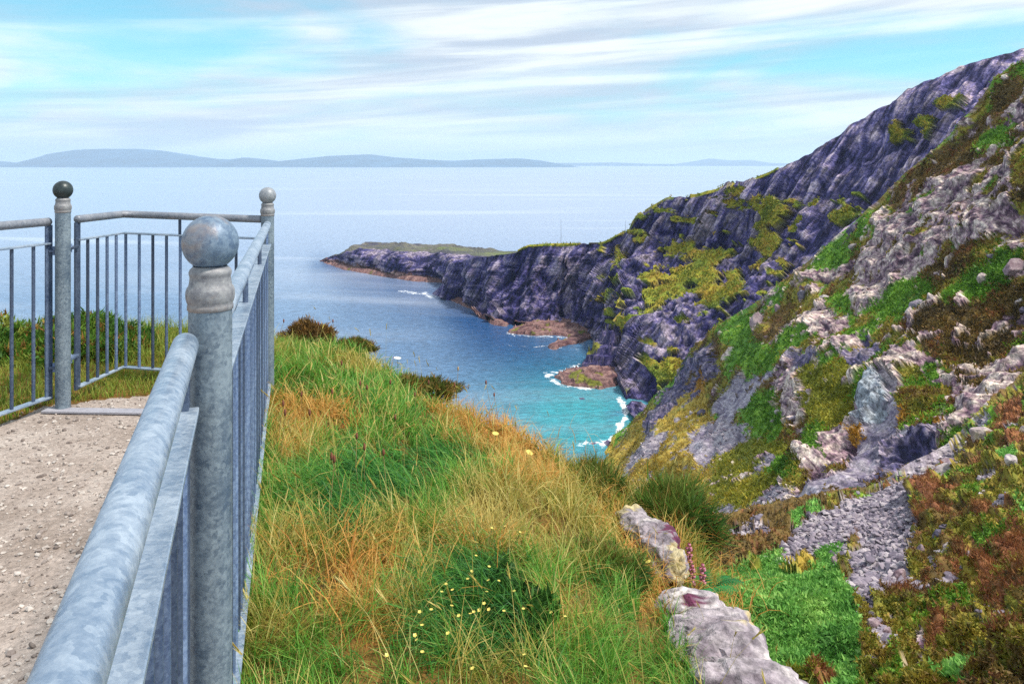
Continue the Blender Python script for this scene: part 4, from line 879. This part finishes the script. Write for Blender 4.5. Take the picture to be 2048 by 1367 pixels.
bush('gorse_bush', 'small dark green gorse bush at the grass edge below the turquoise water', P(1182, 985, 5.0), (.16, .17, .11), 1300, SOFT, .10, 5, seed=8, dead=.1, wid=.035, rag=.6)
bush('gorse_bush', 'large dark green gorse bush just beyond the upper grey rock', P(1338, 1055, 4.75), (.19, .24, .16), 2000, SOFT, .11, 5, seed=9, dead=.12, wid=.035, rag=.6)
bush('heather_bush', 'dark heather bush growing out of the grass left of the upper grey rock', P(1205, 1165, 3.45), (.15, .22, .10), 2300, SOFT, .045, 6, seed=10, dead=.15, wid=.06, rag=.5)
bush('clover_clump', 'low dark leafy clump dotted with yellow buttercups', P(950, 1225, 2.72), (.20, .30, .06), 2600, [(.025, .075, .016), (.05, .14, .022), (.09, .21, .03)], .03, 6, cat='plant', seed=12, dead=.0, wid=.22, rag=.5)
bush('heather_bush', 'rusty dry bush beside the large gorse bush over the gully', P(1398, 1075, 4.75), (.09, .15, .16), 1100, [(.13, .045, .03), (.26, .09, .03), (.36, .17, .05)], .05, 6, seed=13, dead=.1)

def fern(label, c, n, size, seed):
    rg = np.random.default_rng(seed); c = np.array(c); root = empty('fern', tuple(c), label=label, category='fern')
    for k in range(n):
        a = rg.random() * 6.3; L_ = size * (.7 + .5 * rg.random()); t = np.linspace(0, 1, 14); d = np.array([math.cos(a), math.sin(a), 0]); sd = np.array([-d[1], d[0], 0]); rise = .5 + .5 * rg.random()
        sp = np.array([d * L_ * .8 * tk + np.array([0, 0, L_ * rise * (tk - .75 * tk * tk)]) for tk in t]); V = []; 
        for i in range(1, 13):
            wl = L_ * .26 * math.sin(math.pi * (t[i] * .85 + .12)); 
            for s_ in (-1, 1): V += [sp[i] - d * L_ * .025, sp[i] + d * L_ * .03, sp[i] + sd * s_ * wl + d * wl * .45 - np.array([0, 0, wl * .2])]
        col = pick([(.02, .12, .03), (.03, .20, .05), (.06, .27, .06)], np.full(len(V), rg.random())); mesh('frond', V, [np.arange(len(V)).reshape(-1, 3)], M['leaf'], root, col=col)
fern('bright green fern hanging at the gap between the two grey rocks', P(1425, 1178, 3.95), 11, .17, 3)

# ------------------------------------------------------------------ rock ledge at the edge of the bank
def loft(name, label, spine, seed, cols, cat='rock'):
    """weathered rock bar following the bank's edge: elliptical sections along a spine, broken by joints"""
    s = np.array(spine, float); k = np.linspace(0, len(s) - 1, 90); c = np.stack([np.interp(k, np.arange(len(s)), s[:, j]) for j in range(5)], -1)
    ctr = P(c[:, 0], c[:, 1], c[:, 2]); W = 1.4 * c[:, 3] * c[:, 2] / F; H = c[:, 4] * c[:, 2] / F; an = np.linspace(0, 2 * np.pi, 64, endpoint=False)
    t = np.gradient(ctr, axis=0); t /= np.linalg.norm(t, axis=1)[:, None]; sd = np.cross(t, [0, 0, 1]); sd /= np.linalg.norm(sd, axis=1)[:, None]; up = np.cross(sd, t)
    endr = np.sqrt(np.clip(1 - np.abs(np.linspace(-1, 1, 90)) ** 6, .02, 1))
    sq = lambda a: np.sign(a) * np.abs(a) ** .6
    V = ctr[:, None] + (W * endr)[:, None, None] * sq(np.cos(an))[None, :, None] * sd[:, None] + (H * endr)[:, None, None] * sq(np.sin(an))[None, :, None] * up[:, None]
    V = V.reshape(-1, 3); N = V - np.repeat(ctr, 64, 0); N /= np.linalg.norm(N, axis=1)[:, None] + 1e-9
    fa, idv, fe = facets(V / np.array([.20, .28, .15]) + fbm(V * 3, 3, 2)[:, None] * .12, seed)
    fb, idb, _ = facets(V / np.array([.10, .15, .07]), seed + 1)
    V = V + N * (fa * .075 + fb * .022 + ridged(V * 14, 4, seed) * .012 - .012 * sstep(fe, .08, .02) + fbm(V * 4, 3, seed) * .03 + fbm(V * 30, 3, seed) * .004)[:, None]
    a = fbm(V * 7, 5, seed + 3, .6); b = fbm(V * 22, 4, seed + 4, .65); col = pick(cols, u01(a * .6 + b * .6 + (idv - .5) * .4, 2))
    lich = fbm(V * 5 + 3, 4, seed + 8); col[lich > .26] = pick([(.36, .28, .13), (.52, .45, .30)], u01(b[lich > .26])); mar = fbm(V * 4 - 5, 4, seed + 9) + .25 * N[:, 0]
    col[mar > .34] = pick([(.09, .02, .05), (.15, .04, .08)], u01(b[mar > .34]))
    base = V.mean(0); i = np.arange(90 * 64).reshape(90, 64); j = np.roll(i, -1, 1); q = np.stack([i[:-1], i[1:], j[1:], j[:-1]], -1).reshape(-1, 4)
    return props(mesh(name, V, [q], M['nearrock'], col=col, loc=base), label, cat)
RK = [(.11, .085, .10), (.24, .20, .225), (.39, .34, .355), (.56, .51, .48)]
loft('rock_outcrop', 'narrow pale grey rock outcrop at the bank edge below the large gorse bush', [(1235, 1030, 4.45, 13, 16), (1268, 1044, 4.3, 20, 22), (1298, 1072, 4.07, 27, 28), (1322, 1102, 3.9, 33, 34), (1336, 1138, 3.73, 28, 36), (1345, 1168, 3.65, 13, 24)], 3, RK)
loft('rock_outcrop', 'broad weathered rock outcrop with maroon and cream patches, cut by the bottom of the picture', [(1350, 1200, 3.72, 20, 20), (1378, 1225, 3.55, 44, 42), (1405, 1262, 3.3, 52, 50), (1432, 1302, 3.08, 56, 56), (1468, 1350, 2.82, 66, 62), (1505, 1410, 2.6, 82, 72), (1530, 1480, 2.4, 84, 70)], 7, RK)

# ------------------------------------------------------------------ flowers and seed heads
M['petal'] = plain('buttercup_petal', (.70, .56, .12), .45); M['stem'] = plain('plant_stem', (.09, .17, .03), .6); M['seed'] = plain('plantain_head', (.20, .065, .035), .9)
M['seedpale'] = plain('pale_seed_head', (.42, .29, .13), .9); M['white'] = plain('white_petal', (.8, .8, .74), .5); M['pink'] = plain('pink_bell', (.62, .22, .30), .5); M['drystem'] = plain('dry_stem', (.32, .22, .08), .7)
def flower(name, pos, stem, mats_, petals=5, r=.011, cup=.35, rg=rng):
    pos = np.array(pos, float); b = np.array([rg.normal(0, .012), rg.normal(0, .012), -stem]); V, f = tube([b, b * .5 + rg.normal(0, .004, 3), (0, 0, 0)], .0014, 5, False); fs = [f]; mi = [0] * len(f); Vs = [V]; o = len(V); tilt = rg.normal(0, .25, 2)
    T = []
    for k in range(petals):
        a = 2 * np.pi * k / petals; da = np.pi / petals * 1.05
        pts = [(0, 0, 0)] + [(rr * math.cos(a + s_), rr * math.sin(a + s_), rr * cup) for rr, s_ in ((r * .7, -da), (r, -da * .45), (r * .98, da * .45), (r * .7, da))]
        Vs.append(np.array([(x, y, z + x * tilt[0] + y * tilt[1]) for x, y, z in pts])); T.append(np.array([[o, o + 1, o + 2, o + 3], [o, o + 3, o + 4, o]])); o += 5
    Q = np.concatenate([f] + [np.array([t_[0]]) for t_ in T]); T3 = np.concatenate([t_[1:, :3] for t_ in T])
    return mesh(name, np.concatenate(Vs), [Q, T3], None, mats=mats_, matidx=mi + [1] * (len(Q) - len(f) + len(T3)), loc=None), pos
bc = [(912, 938), (833, 983), (848, 955), (864, 898), (908, 988), (738, 1030), (777, 1023), (754, 1002), (948, 990), (1003, 1027), (903, 1030), (775, 1081), (700, 1095), (657, 1104), (800, 1118), (893, 1073), (910, 1095), (843, 1110), (855, 1104), (875, 1097), (966, 1100), (1037, 1092), (1138, 1106), (1190, 1120), (666, 1152), (760, 1182), (640, 1190), (644, 1207), (667, 1250), (537, 1262), (850, 1310), (1040, 1260), (1045, 1303), (1025, 812), (970, 790), (922, 797)]
for a, b in bc:
    o, p_ = flower('buttercup', (0, 0, 0), .10, [M['stem'], M['petal']], 5, .0058, .35); h_ = hit(480 + a * .5466, 620 + b * .5466, .10 + .03 * rng.random()); o.location = Vector(h_)
    props(o, 'tiny yellow buttercup in the green bank grass', 'flower', 'buttercups in the bank grass')
for (a, b, h, lab) in [(991, 867, .16, 'yellow hawkweed head above the orange grass on the sea edge, upper of two'), (1059, 905, .14, 'yellow hawkweed head in orange grass above the small gorse bush'), (1293, 1122, .12, 'yellow hawkweed head standing in front of the narrow grey rock'), (4, 770, .12, 'orange-yellow hawkweed behind the railing, cut by the picture edge')]:
    o, _ = flower('hawkweed', (0, 0, 0), h, [M['stem'], M['petal']], 13, .021, .15); o.location = Vector(hit(a, b, h)); props(o, lab, 'flower')
o, _ = flower('yarrow_flower', (0, 0, 0), .14, [M['stem'], M['white']], 9, .03, .1); o.location = Vector(hit(795, 716, .14)); props(o, 'single white flower head at the crest of the green bank', 'flower')
ph = [(160, 45), (340, 45), (288, 55), (372, 200), (440, 275), (465, 290), (337, 305), (225, 315), (158, 350), (165, 383), (255, 383), (550, 270), (455, 510), (525, 530), (335, 545), (785, 280), (690, 270), (900, 270), (930, 315), (640, 315), (568, 400), (427, 470), (345, 555), (798, 220)]
for k, (a, b) in enumerate(ph):
    stem = .2 + .06 * rng.random(); lean = rng.normal(0, .04, 2); b0 = np.array([lean[0], lean[1], -stem]); V, f = tube([b0, b0 * .5 + rng.normal(0, .006, 3), (0, 0, 0)], .0013, 5, False)
    V2, f2_ = lathe([(.0006, -.004), (.0048, 0), (.0062, .010), (.0050, .022), (.0006, .030)], (0, 0), 8)
    o = mesh('plantain_head', np.concatenate([V, V2]), [np.concatenate([f, f2_ + len(V)])], None, mats=[M['drystem'], M['seed'] if k != 23 else M['seedpale']], matidx=[0] * len(f) + [1] * len(f2_), smooth=True)
    o.location = Vector(hit(480 + a * .5466, 620 + b * .5466, stem)); props(o, 'slender stalk with a rusty brown plantain seed head above the grass', 'seed head', 'plantain seed heads in the bank grass')
for (a, b, Y_, lab) in [(1378, 1107, 4.0, 'pink bell flower stalk under the rusty bush, highest of the three'), (1384, 1150, 3.92, 'pink bell flower stalk between the two rocks, middle of the three'), (1405, 1148, 3.92, 'paler pink bell flower stalk closest to the green fern')]:
    c = P(a, b, Y_); V, f = tube([(0, 0, -.13), (.005, 0, -.05), (0, 0, .03)], .0018, 5, False); parts = [V]; fs = [f]; mi = [0] * len(f); o_ = len(V)
    for q_ in range(12):
        an = q_ * 2.4; zz = -.05 + q_ * .0075; V2, f2_ = lathe([(.0010, 0), (.0075, .004), (.009, .011), (.0065, .016)], (0, 0), 8); V2 = V2 + np.array([math.cos(an) * .010, math.sin(an) * .010, zz]); parts.append(V2); fs.append(f2_ + o_); mi += [1] * len(f2_); o_ += len(V2)
    o = mesh('bell_flower', np.concatenate(parts), [np.concatenate(fs)], None, mats=[M['stem'], M['pink']], matidx=mi, smooth=True); o.location = Vector(c); props(o, lab, 'flower', 'pink bell flowers by the rocks')
# ------------------------------------------------------------------ cover on the slopes: leaf tufts and broken stone
def cover(L, cls, n, spec, name, label, rg, mat_='leaf', nper=7, maxd=400):
    """spec: class -> (share kept, tuft size in metres at near distance, up, rand)"""
    p_, nr, k = L.sample(n, rg=rg); kj = np.clip(k + np.round(rg.normal(0, 2.5, n)).astype(int) + np.round(rg.normal(0, 2.5, n)).astype(int) * L.nc, 0, len(cls) - 1); c_ = np.where(np.isin(cls[k], list(spec)), cls[kj], 'none'); parts = []
    for key, (share, size, up, rand, wid, pal) in spec.items():
        m_ = (c_ == key) & (rg.random(n) < share)
        if not m_.any(): continue
        b = p_[m_]; f = np.clip(.5 + .8 * fbm(b / (size * 9), 3, 5) + rg.normal(0, .16, len(b)), 0, 1); col = pick(pal, f)
        sz = size * (.7 + .7 * rg.random(len(b))); parts.append(sprigs(b + nr[m_] * (size * .15), nr[m_], nper, sz, col, 1.0, wid, up, rand, .25, rg))
    V, ps, C = merge(parts)
    return mesh(name, V, ps, M[mat_], col=C, kind='stuff', label=label)
rg = np.random.default_rng(21)
D = lambda k: np.array(PAL[k])
cover(B1, B1cls, 100000, {'heather': (.9, .085, .3, .9, .26, D('heather') * 1.35), 'heath': (.9, .09, .4, .9, .26, D('heath')), 'green': (.9, .10, .3, .9, .28, D('green')), 'rust': (.9, .13, .8, .55, .12, D('rust') * 1.1), 'ygreen': (.8, .11, .7, .6, .2, D('ygreen')), 'yellow': (.7, .12, .9, .5, .16, D('yellow'))},
      'heather', 'heather and rough grass covering the near side of the gully', rg, nper=8)
cover(B1, B1cls, 110000, {'bracken': (1.0, .12, .2, .9, .30, D('bracken'))}, 'bracken', 'bright green bracken filling the gully', rg, nper=7)
cover(B2, B2cls, 120000, {'heath': (.7, .34, .4, .8, .30, D('heath')), 'heather': (.8, .36, .4, .8, .30, D('heather') * 1.3), 'green': (.85, .34, .4, .8, .3, D('green')), 'ygreen': (.7, .34, .5, .8, .3, D('ygreen')), 'yellow': (.45, .40, .6, .6, .25, D('yellow')), 'orange': (.6, .4, .5, .6, .3, D('orange'))},
      'hillside_vegetation', 'heather, grass and fern growing on the ledges of the rocky hillside', rg, nper=5)
cover(C2, np.where(cls_c2 == 'fargrass', 'fargrass', 'x').astype(object), 60000, {'fargrass': (.8, .8, .4, .6, .3, D('fargrass'))}, 'cliff_vegetation', 'grass clinging to the ledges of the dark sea cliff', rg, nper=4)

import bmesh
def ico(sub):
    b = bmesh.new(); bmesh.ops.create_icosphere(b, subdivisions=sub, radius=1); v = np.array([q.co for q in b.verts]); f = np.array([[q.index for q in a.verts] for a in b.faces]); b.free(); return v, f
I1, F1_ = ico(1); I4, F4 = ico(4)
def stones(p_, nr, size, col, flat_, rg):
    """many small angular stones in one mesh"""
    n = len(p_); v = np.repeat(I1[None], n, 0) * (1 + rg.normal(0, .20, (n, len(I1), 1)))
    v = v * np.stack([np.ones(n), .55 + .4 * rg.random(n), flat_ * (.6 + .8 * rg.random(n))], -1)[:, None]
    a, b = rg.random(n) * 6.3, rg.normal(0, .35, n); ca, sa, cb, sb = np.cos(a), np.sin(a), np.cos(b), np.sin(b)
    x = v[..., 0] * cb[:, None] - v[..., 2] * sb[:, None]; z = v[..., 0] * sb[:, None] + v[..., 2] * cb[:, None]; y = v[..., 1]
    v = np.stack([x * ca[:, None] - y * sa[:, None], x * sa[:, None] + y * ca[:, None], z], -1) * size[:, None, None]
    V = v + p_[:, None]; f = F1_[None] + (np.arange(n) * len(I1))[:, None, None]
    return V.reshape(-1, 3), [f.reshape(-1, 3)], np.repeat(col, len(I1), 0)
SC = D('scree')
def scree(L, cls, n, keys, lo, hi, name, label):
    p_, nr, k = L.sample(n, rg=rg); m_ = np.isin(cls[k], keys); p_, nr = p_[m_], nr[m_]; s_ = lo * (hi / lo) ** (rg.random(len(p_)) ** 3.6)
    V, ps, C = stones(p_ + nr * (s_ * .2)[:, None], nr, s_, pick(SC, rg.random(len(p_))), .34, rg); mesh(name, V, ps, M['stone'], col=C, kind='stuff', label=label)
scree(B1, B1cls, 240000, ['scree', 'grey'], .028, .26, 'scree', 'lilac grey scree of broken slate spilling down the gully')
scree(B2, B2cls, 26000, ['scree'], .12, .75, 'scree', 'pale scree below the ledges of the rocky hillside')
# gravel on the path
x, y = grass_at(34000, -4.5, -.1, 1.6, 5.0, rg); ok = inpoly(x, y, PATH); x, y = x[ok], y[ok]; s_ = .0025 * (6.2) ** (rg.random(len(x)) ** 2.8)
V, ps, C = stones(np.stack([x, y, ground_z(x, y) + s_ * .25], -1), None, s_, pick([(.17, .135, .12), (.34, .285, .255), (.44, .385, .345), (.54, .485, .44)], rg.random(len(x))), .5, rg)
mesh('gravel', V, ps, M['stone'], col=C, kind='stuff', label='small angular gravel on the path')

# ------------------------------------------------------------------ boulders that lie on the slopes
def boulder(label, px, py, w_, h_, L, seed, tone='pale', rot=0.0, group=None, deep=.7, flat_bottom=True):
    Y = float(L.depth(np.array([px]), np.array([py]))[0]) ; d2 = (L.x - px) ** 2 + (L.y - py) ** 2; k = int(np.argmin(d2)); c = L.v[k].copy()
    Y = c[1]; W, H = w_ * Y / F / 2, h_ * Y / F / 2; rg = np.random.default_rng(seed)
    v = I4.copy(); nrm = rg.normal(0, 1, (16, 3)); nrm /= np.linalg.norm(nrm, axis=1)[:, None]; dist = .62 + .36 * rg.random(16)
    proj_ = v @ nrm.T; r_ = np.where(proj_ > .05, dist[None] / np.maximum(proj_, .05), 9).min(1); r_ = np.minimum(r_, 1.08)
    v = v * r_[:, None]; v = v * (1 + .05 * fbm(v * 4 + seed, 4, seed) + .025 * ridged(v * 9 + seed, 3, seed))[:, None]
    v = v * np.array([W, (W + H) * .5 * deep, H]) * 1.12; cr, sr = math.cos(rot), math.sin(rot)
    v = np.stack([v[:, 0] * cr + v[:, 2] * sr, v[:, 1], -v[:, 0] * sr + v[:, 2] * cr], -1); c = c + np.array([0, -.1 * W, H * .25])
    TN = {'pale': [(.20, .16, .18), (.34, .28, .30), (.46, .40, .39), (.56, .50, .45)], 'grey': [(.11, .095, .135), (.20, .175, .225), (.30, .265, .31)], 'dark': [(.05, .045, .075), (.10, .09, .14), (.18, .15, .20)], 'pink': [(.17, .105, .125), (.29, .205, .23), (.42, .33, .33)], 'lich': [(.26, .2, .22), (.46, .37, .36), (.60, .52, .36)]}[tone]
    a = fbm(v / max(W, H) * 2.5 + seed, 5, seed, .62); col = pick(TN, u01(a, 2.2))
    props(mesh('boulder', v, [F4], M['stone'], col=col, loc=(0, 0, 0)), label, 'boulder', group).location = Vector(c)
BL = [
 ('knobbly pale boulder alone in the heather, close below the grey scree slope', 1898, 962, 48, 38, B1, 1, 'pale', 0), ('long pale boulder lying aslant just above the knobbly one', 1893, 924, 36, 24, B1, 2, 'pink', -.6), ('pale pinkish block at the heather edge beside the top of the grey scree', 1846, 934, 36, 22, B1, 3, 'pale', -.5),
 ('dark-sided boulder at the right rim of the grey scree', 1809, 986, 24, 24, B1, 4, 'grey', -.5), ('small white stone at the top edge of the heather under the tall grey face', 1857, 902, 18, 10, B1, 5, 'pale', 0), ('upright white slab among green and rust heather', 1884, 1028, 12, 24, B1, 6, 'pale', .3),
 ('big pale slab standing at the lower right end of the scree', 1789, 1155, 26, 48, B1, 7, 'pink', .45), ('smooth lilac boulder, left one of the pair below the scree', 1747, 1239, 30, 28, B1, 8, 'pink', .2), ('smooth lilac boulder, right one of the pair below the scree', 1768, 1246, 26, 22, B1, 9, 'pink', -.4),
 ('cream coloured block beside the rust-red bush right of the scree', 1900, 1098, 22, 28, B1, 10, 'lich', 0), ('dark grey cracked boulder above the cream coloured block', 1881, 1079, 28, 22, B1, 11, 'dark', -.2), ('pinkish rock in the heather between the scree and the dark grey boulder', 1836, 1099, 15, 28, B1, 12, 'pink', .2),
 ('rounded pinkish rock at the top of the big standing slab', 1815, 1121, 24, 16, B1, 13, 'pink', -.4), ('blue-grey boulder cluster stone right of the standing slab', 1836, 1154, 26, 22, B1, 14, 'grey', 0), ('long thin slab lying aslant below the blue-grey boulder', 1824, 1186, 46, 9, B1, 15, 'grey', -.65),
 ('dark flat slab at the right border of the bracken', 1740, 1294, 34, 9, B1, 16, 'dark', 0), ('lichened boulder at the picture edge above the yellow grass', 2041, 975, 24, 30, B1, 17, 'pale', -.3), ('large lichened boulder with cream and purple faces, standing out of the rust heather', 1966, 878, 44, 40, B1, 18, 'lich', 0),
 ('small lilac stone above the large lichened boulder', 1985, 851, 19, 11, B1, 19, 'grey', -.2), ('tall pale rock at the picture edge beside dark red heather', 2042, 862, 18, 40, B1, 20, 'lich', 0), ('small white rock in the dark heather near the bottom of the slope', 1950, 1223, 9, 18, B1, 21, 'pale', .2),
 ('white flat stone on the brown heather ridge', 1571, 1031, 20, 9, B1, 22, 'pale', -.15), ('long pale stone on top of the brown heather ridge', 1639, 1012, 28, 8, B1, 23, 'pale', -.35), ('lilac grey rock half sunk in brown heather above the bracken', 1518, 1067, 26, 16, B1, 24, 'grey', -.1), ('small pink stone on the heather left of the lower scree end', 1562, 1063, 9, 10, B1, 25, 'pink', 0),
 ('pale plank-like stone lying in the upper bracken', 1536, 1109, 16, 6, B1, 26, 'pale', .4), ('small pinkish-white stone in the bracken', 1500, 1124, 10, 8, B1, 27, 'pale', 0), ('pale block at the edge of the scree beside a green patch', 1649, 1041, 15, 11, B1, 28, 'pale', -.2), ('steep grey slab between the bracken and the scree', 1662, 1108, 16, 36, B1, 29, 'pink', .4),
 ('lilac square block in heather near the top of the hillside shoulder', 1596, 579, 23, 19, B2, 30, 'grey', .2), ('tall rock with a flat top standing at the green hillside shoulder', 1503, 642, 26, 44, B2, 31, 'pink', .25), ('larger of two white stones on the dark green hillside patch', 1547, 819, 13, 10, B2, 32, 'pale', 0), ('flat white stone, lower of two on the dark green hillside patch', 1537, 834, 15, 5, B2, 33, 'pale', 0),
 ('pale flat rock in heather left of the upright green gully', 1641, 585, 26, 13, B2, 34, 'pale', .25), ('pinkish upright rock in heather below the lilac square block', 1543, 611, 11, 24, B2, 35, 'pink', 0), ('dark boulder half buried in the grey scree fan above the shore', 1406, 830, 20, 16, B2, 36, 'dark', 0), ('grey slab at the foot of the rust-stained crag', 1588, 836, 22, 9, B2, 37, 'grey', -.3),
 ('grey-topped boulder, left of the pair on the green ledge under the big crag', 1827, 605, 28, 26, B2, 38, 'grey', -.3), ('pale upright slab, right of the pair on the green ledge under the big crag', 1859, 599, 18, 28, B2, 39, 'pale', -.2), ('broken pale rocks just below the pair on the green ledge', 1816, 639, 20, 38, B2, 40, 'pale', .3), ('pale blocky boulder in brown heather below the right end of the crag', 1976, 568, 28, 22, B2, 41, 'lich', 0),
 ('biggest boulder with a blue-grey underside at the picture edge under the crag', 2035, 550, 44, 32, B2, 42, 'pink', -.4), ('small lilac boulder close under the right end of the crag', 1993, 520, 19, 11, B2, 43, 'grey', 0), ('oval pale stone at the picture edge below the biggest boulder', 2034, 597, 20, 13, B2, 44, 'pale', -.4), ('dark rock at the picture edge in heather below the oval stone', 2040, 615, 18, 13, B2, 45, 'dark', 0),
 ('dark leaning slab on the hillside skyline left of the big crag', 1693, 456, 24, 26, B2, 46, 'dark', -.7), ('pale flat-topped rock on the skyline below the dark leaning slab', 1698, 487, 19, 12, B2, 47, 'pale', 0),
]
for k, b in enumerate(BL): boulder(b[0], *b[1:5], b[5], b[6] + 60, b[7], b[8], group='boulders lying on the slopes')

# ------------------------------------------------------------------ rock shelves in the sea
def shelf(label, poly, H, res, seed, pal, terr=None, tilt=(0, 0), moss=.0, name='rock_shelf'):
    p = np.array(poly, float); Ys = (CZ - SEA) * F / (p[:, 1] - HZ); q = np.stack([(p[:, 0] - CX) * Ys / F, Ys], -1)
    xs = np.arange(q[:, 0].min() - 3, q[:, 0].max() + 3, res); ys = np.arange(q[:, 1].min() - 3, q[:, 1].max() + 3, res); GX, GY = np.meshgrid(xs, ys); x, y = GX.ravel(), GY.ravel()
    v = np.stack([x, y, 0 * x], -1); wx = x + fbm(v / 7, 4, seed) * 2.2; wy = y + fbm(v / 7 + 9, 4, seed) * 2.2
    d = segdist(wx, wy, list(q) + [q[0]]); d = np.where(inpoly(wx, wy, q), d, -d)
    up = (1 - np.exp(-np.maximum(d, 0) / 2.2)); c = q.mean(0); h = H * up * (1 + tilt[0] * (x - c[0]) / (np.ptp(q[:, 0]) + 1) + tilt[1] * (y - c[1]) / (np.ptp(q[:, 1]) + 1))
    if terr: h = np.where(h > 0, np.floor(h / terr + .15 * fbm(v / 5, 3, 4)) * terr + terr * sstep((h / terr) % 1, .75, 1), h)
    h = h + up * (fbm(v / 5, 4, seed) * .5 + ridged(np.stack([x / 9 + y / 3, y / 7, 0 * x], -1), 4, seed) * .8) + np.minimum(d, 0) * .8
    V = np.stack([x, y, SEA + h - .1], -1); a = fbm(V / 4, 4, seed + 2); sx_ = np.stack([x / 7 + y / 16, y / 3 - x / 5, V[:, 2] / 1.5], -1); col = pick(PAL[pal], u01(a * .4 + .5 * fbm(V / 1.2, 3, 3) + .8 * (ridged(sx_, 4, seed) - .3), 1.8))
    mo = fbm(V / 9, 3, seed + 6) > (.45 - moss); col[mo & (h > H * .35)] = pick([(.10, .11, .02), (.20, .19, .03)], u01(a[mo & (h > H * .35)]))
    base = V.mean(0); props(mesh(name, V, [gridfaces(len(ys), len(xs))], M['farrock'], col=col, loc=base), label, 'sea rock')
shelf('long reddish rock shelf at the foot of the dark cliff wall', [(1012, 664), (1040, 650), (1080, 641), (1130, 641), (1180, 652), (1196, 664), (1190, 676), (1165, 684), (1130, 694), (1105, 700), (1090, 694), (1112, 684), (1140, 678), (1110, 670), (1070, 672), (1030, 670)], 2.6, .8, 3, 'redrock', terr=1.3, moss=-.02)
shelf('broad rounded rock shelf with yellow weed, ringed by white surf', [(1108, 754), (1135, 742), (1165, 738), (1200, 736), (1252, 740), (1252, 756), (1236, 774), (1200, 778), (1150, 774), (1122, 766)], 3.0, .6, 5, 'redrock', terr=1.0, moss=.10)
shelf('dark stepped rock ledges rising behind the broad rounded shelf', [(1160, 742), (1172, 726), (1182, 716), (1206, 712), (1262, 716), (1262, 742), (1220, 744)], 13, .6, 7, 'farrock', terr=3.2, tilt=(.5, .5), moss=.1, name='rock_ledge')
shelf('low red rocks at the water foot of the cliff nose', [(868, 588), (884, 580), (904, 590), (950, 606), (966, 612), (962, 622), (925, 612), (895, 598)], 2.6, .9, 9, 'redrock', terr=1.1)
shelf('red rock hump at the water below the cliff wall, left of the long shelf', [(958, 634), (975, 628), (1012, 642), (1020, 654), (985, 650)], 3.2, .8, 11, 'redrock', terr=1.1)
shelf('reddish wave-washed rocks along the headland tip', [(644, 524), (700, 530), (745, 538), (790, 546), (840, 552), (892, 558), (896, 566), (830, 563), (760, 552), (690, 540)], 3.0, 1.6, 13, 'redrock', terr=1.1)
shelf('small dark rock in the surf at the shore corner of the turquoise bay', [(1200, 885), (1212, 880), (1224, 884), (1220, 892), (1206, 892)], 1.8, .3, 15, 'rockb', moss=.2, name='sea_rock')
shelf('tiny dark rock awash in the turquoise bay', [(1158, 796), (1170, 795), (1175, 799), (1164, 801)], .9, .4, 17, 'rockb', name='sea_rock')
shelf('low dark rock in the surf left of the shore corner rock', [(1172, 886), (1190, 884), (1200, 888), (1186, 891)], .9, .3, 19, 'rockb', name='sea_rock')
for (px_, yt, yb, Y_, lab) in [(1122, 439, 489, 474, 'very thin tall mast standing on the edge of the dark cliff wall'), (1251, 441, 466, 446, 'very thin shorter mast on the cliff top beside the step of the cliff')]:
    a = P(px_, yb + 4, Y_); b = P(px_, yt, Y_); hgt = b[2] - a[2]; V, f = lathe([(.13, 0), (.10, hgt * .5), (.06, hgt), (.005, hgt + .1)], (0, 0), 8); V2, f2_ = lathe([(.35, -.5), (.35, .25), (.14, .3)], (0, 0), 8)
    o = mesh('mast', np.concatenate([V, V2]), [np.concatenate([f, f2_ + len(V)])], M['mast'], smooth=True); o.location = Vector(a); props(o, lab, 'mast')

# ------------------------------------------------------------------ air over the sea
m = bpy.data.materials.new('sea_air'); m.use_nodes = True; t = NT(m.node_tree)
vp = t.add('ShaderNodeVolumePrincipled', {'Color': (.72, .87, 1.0, 1), 'Density': HAZE, 'Anisotropy': .25}); oo = t.add('ShaderNodeOutputMaterial'); t.t.links.new(vp.outputs[0], oo.inputs['Volume'])
x0, x1, y0, y1, z0, z1 = -60000, 90000, -20000, 62000, SEA - 120, 620
V = [(x, y, z) for x in (x0, x1) for y in (y0, y1) for z in (z0, z1)]
mesh('haze', V, [np.array([[0, 1, 3, 2], [4, 6, 7, 5], [0, 4, 5, 1], [2, 3, 7, 6], [0, 2, 6, 4], [1, 5, 7, 3]])], m, kind='stuff', label='thin bluish sea haze')
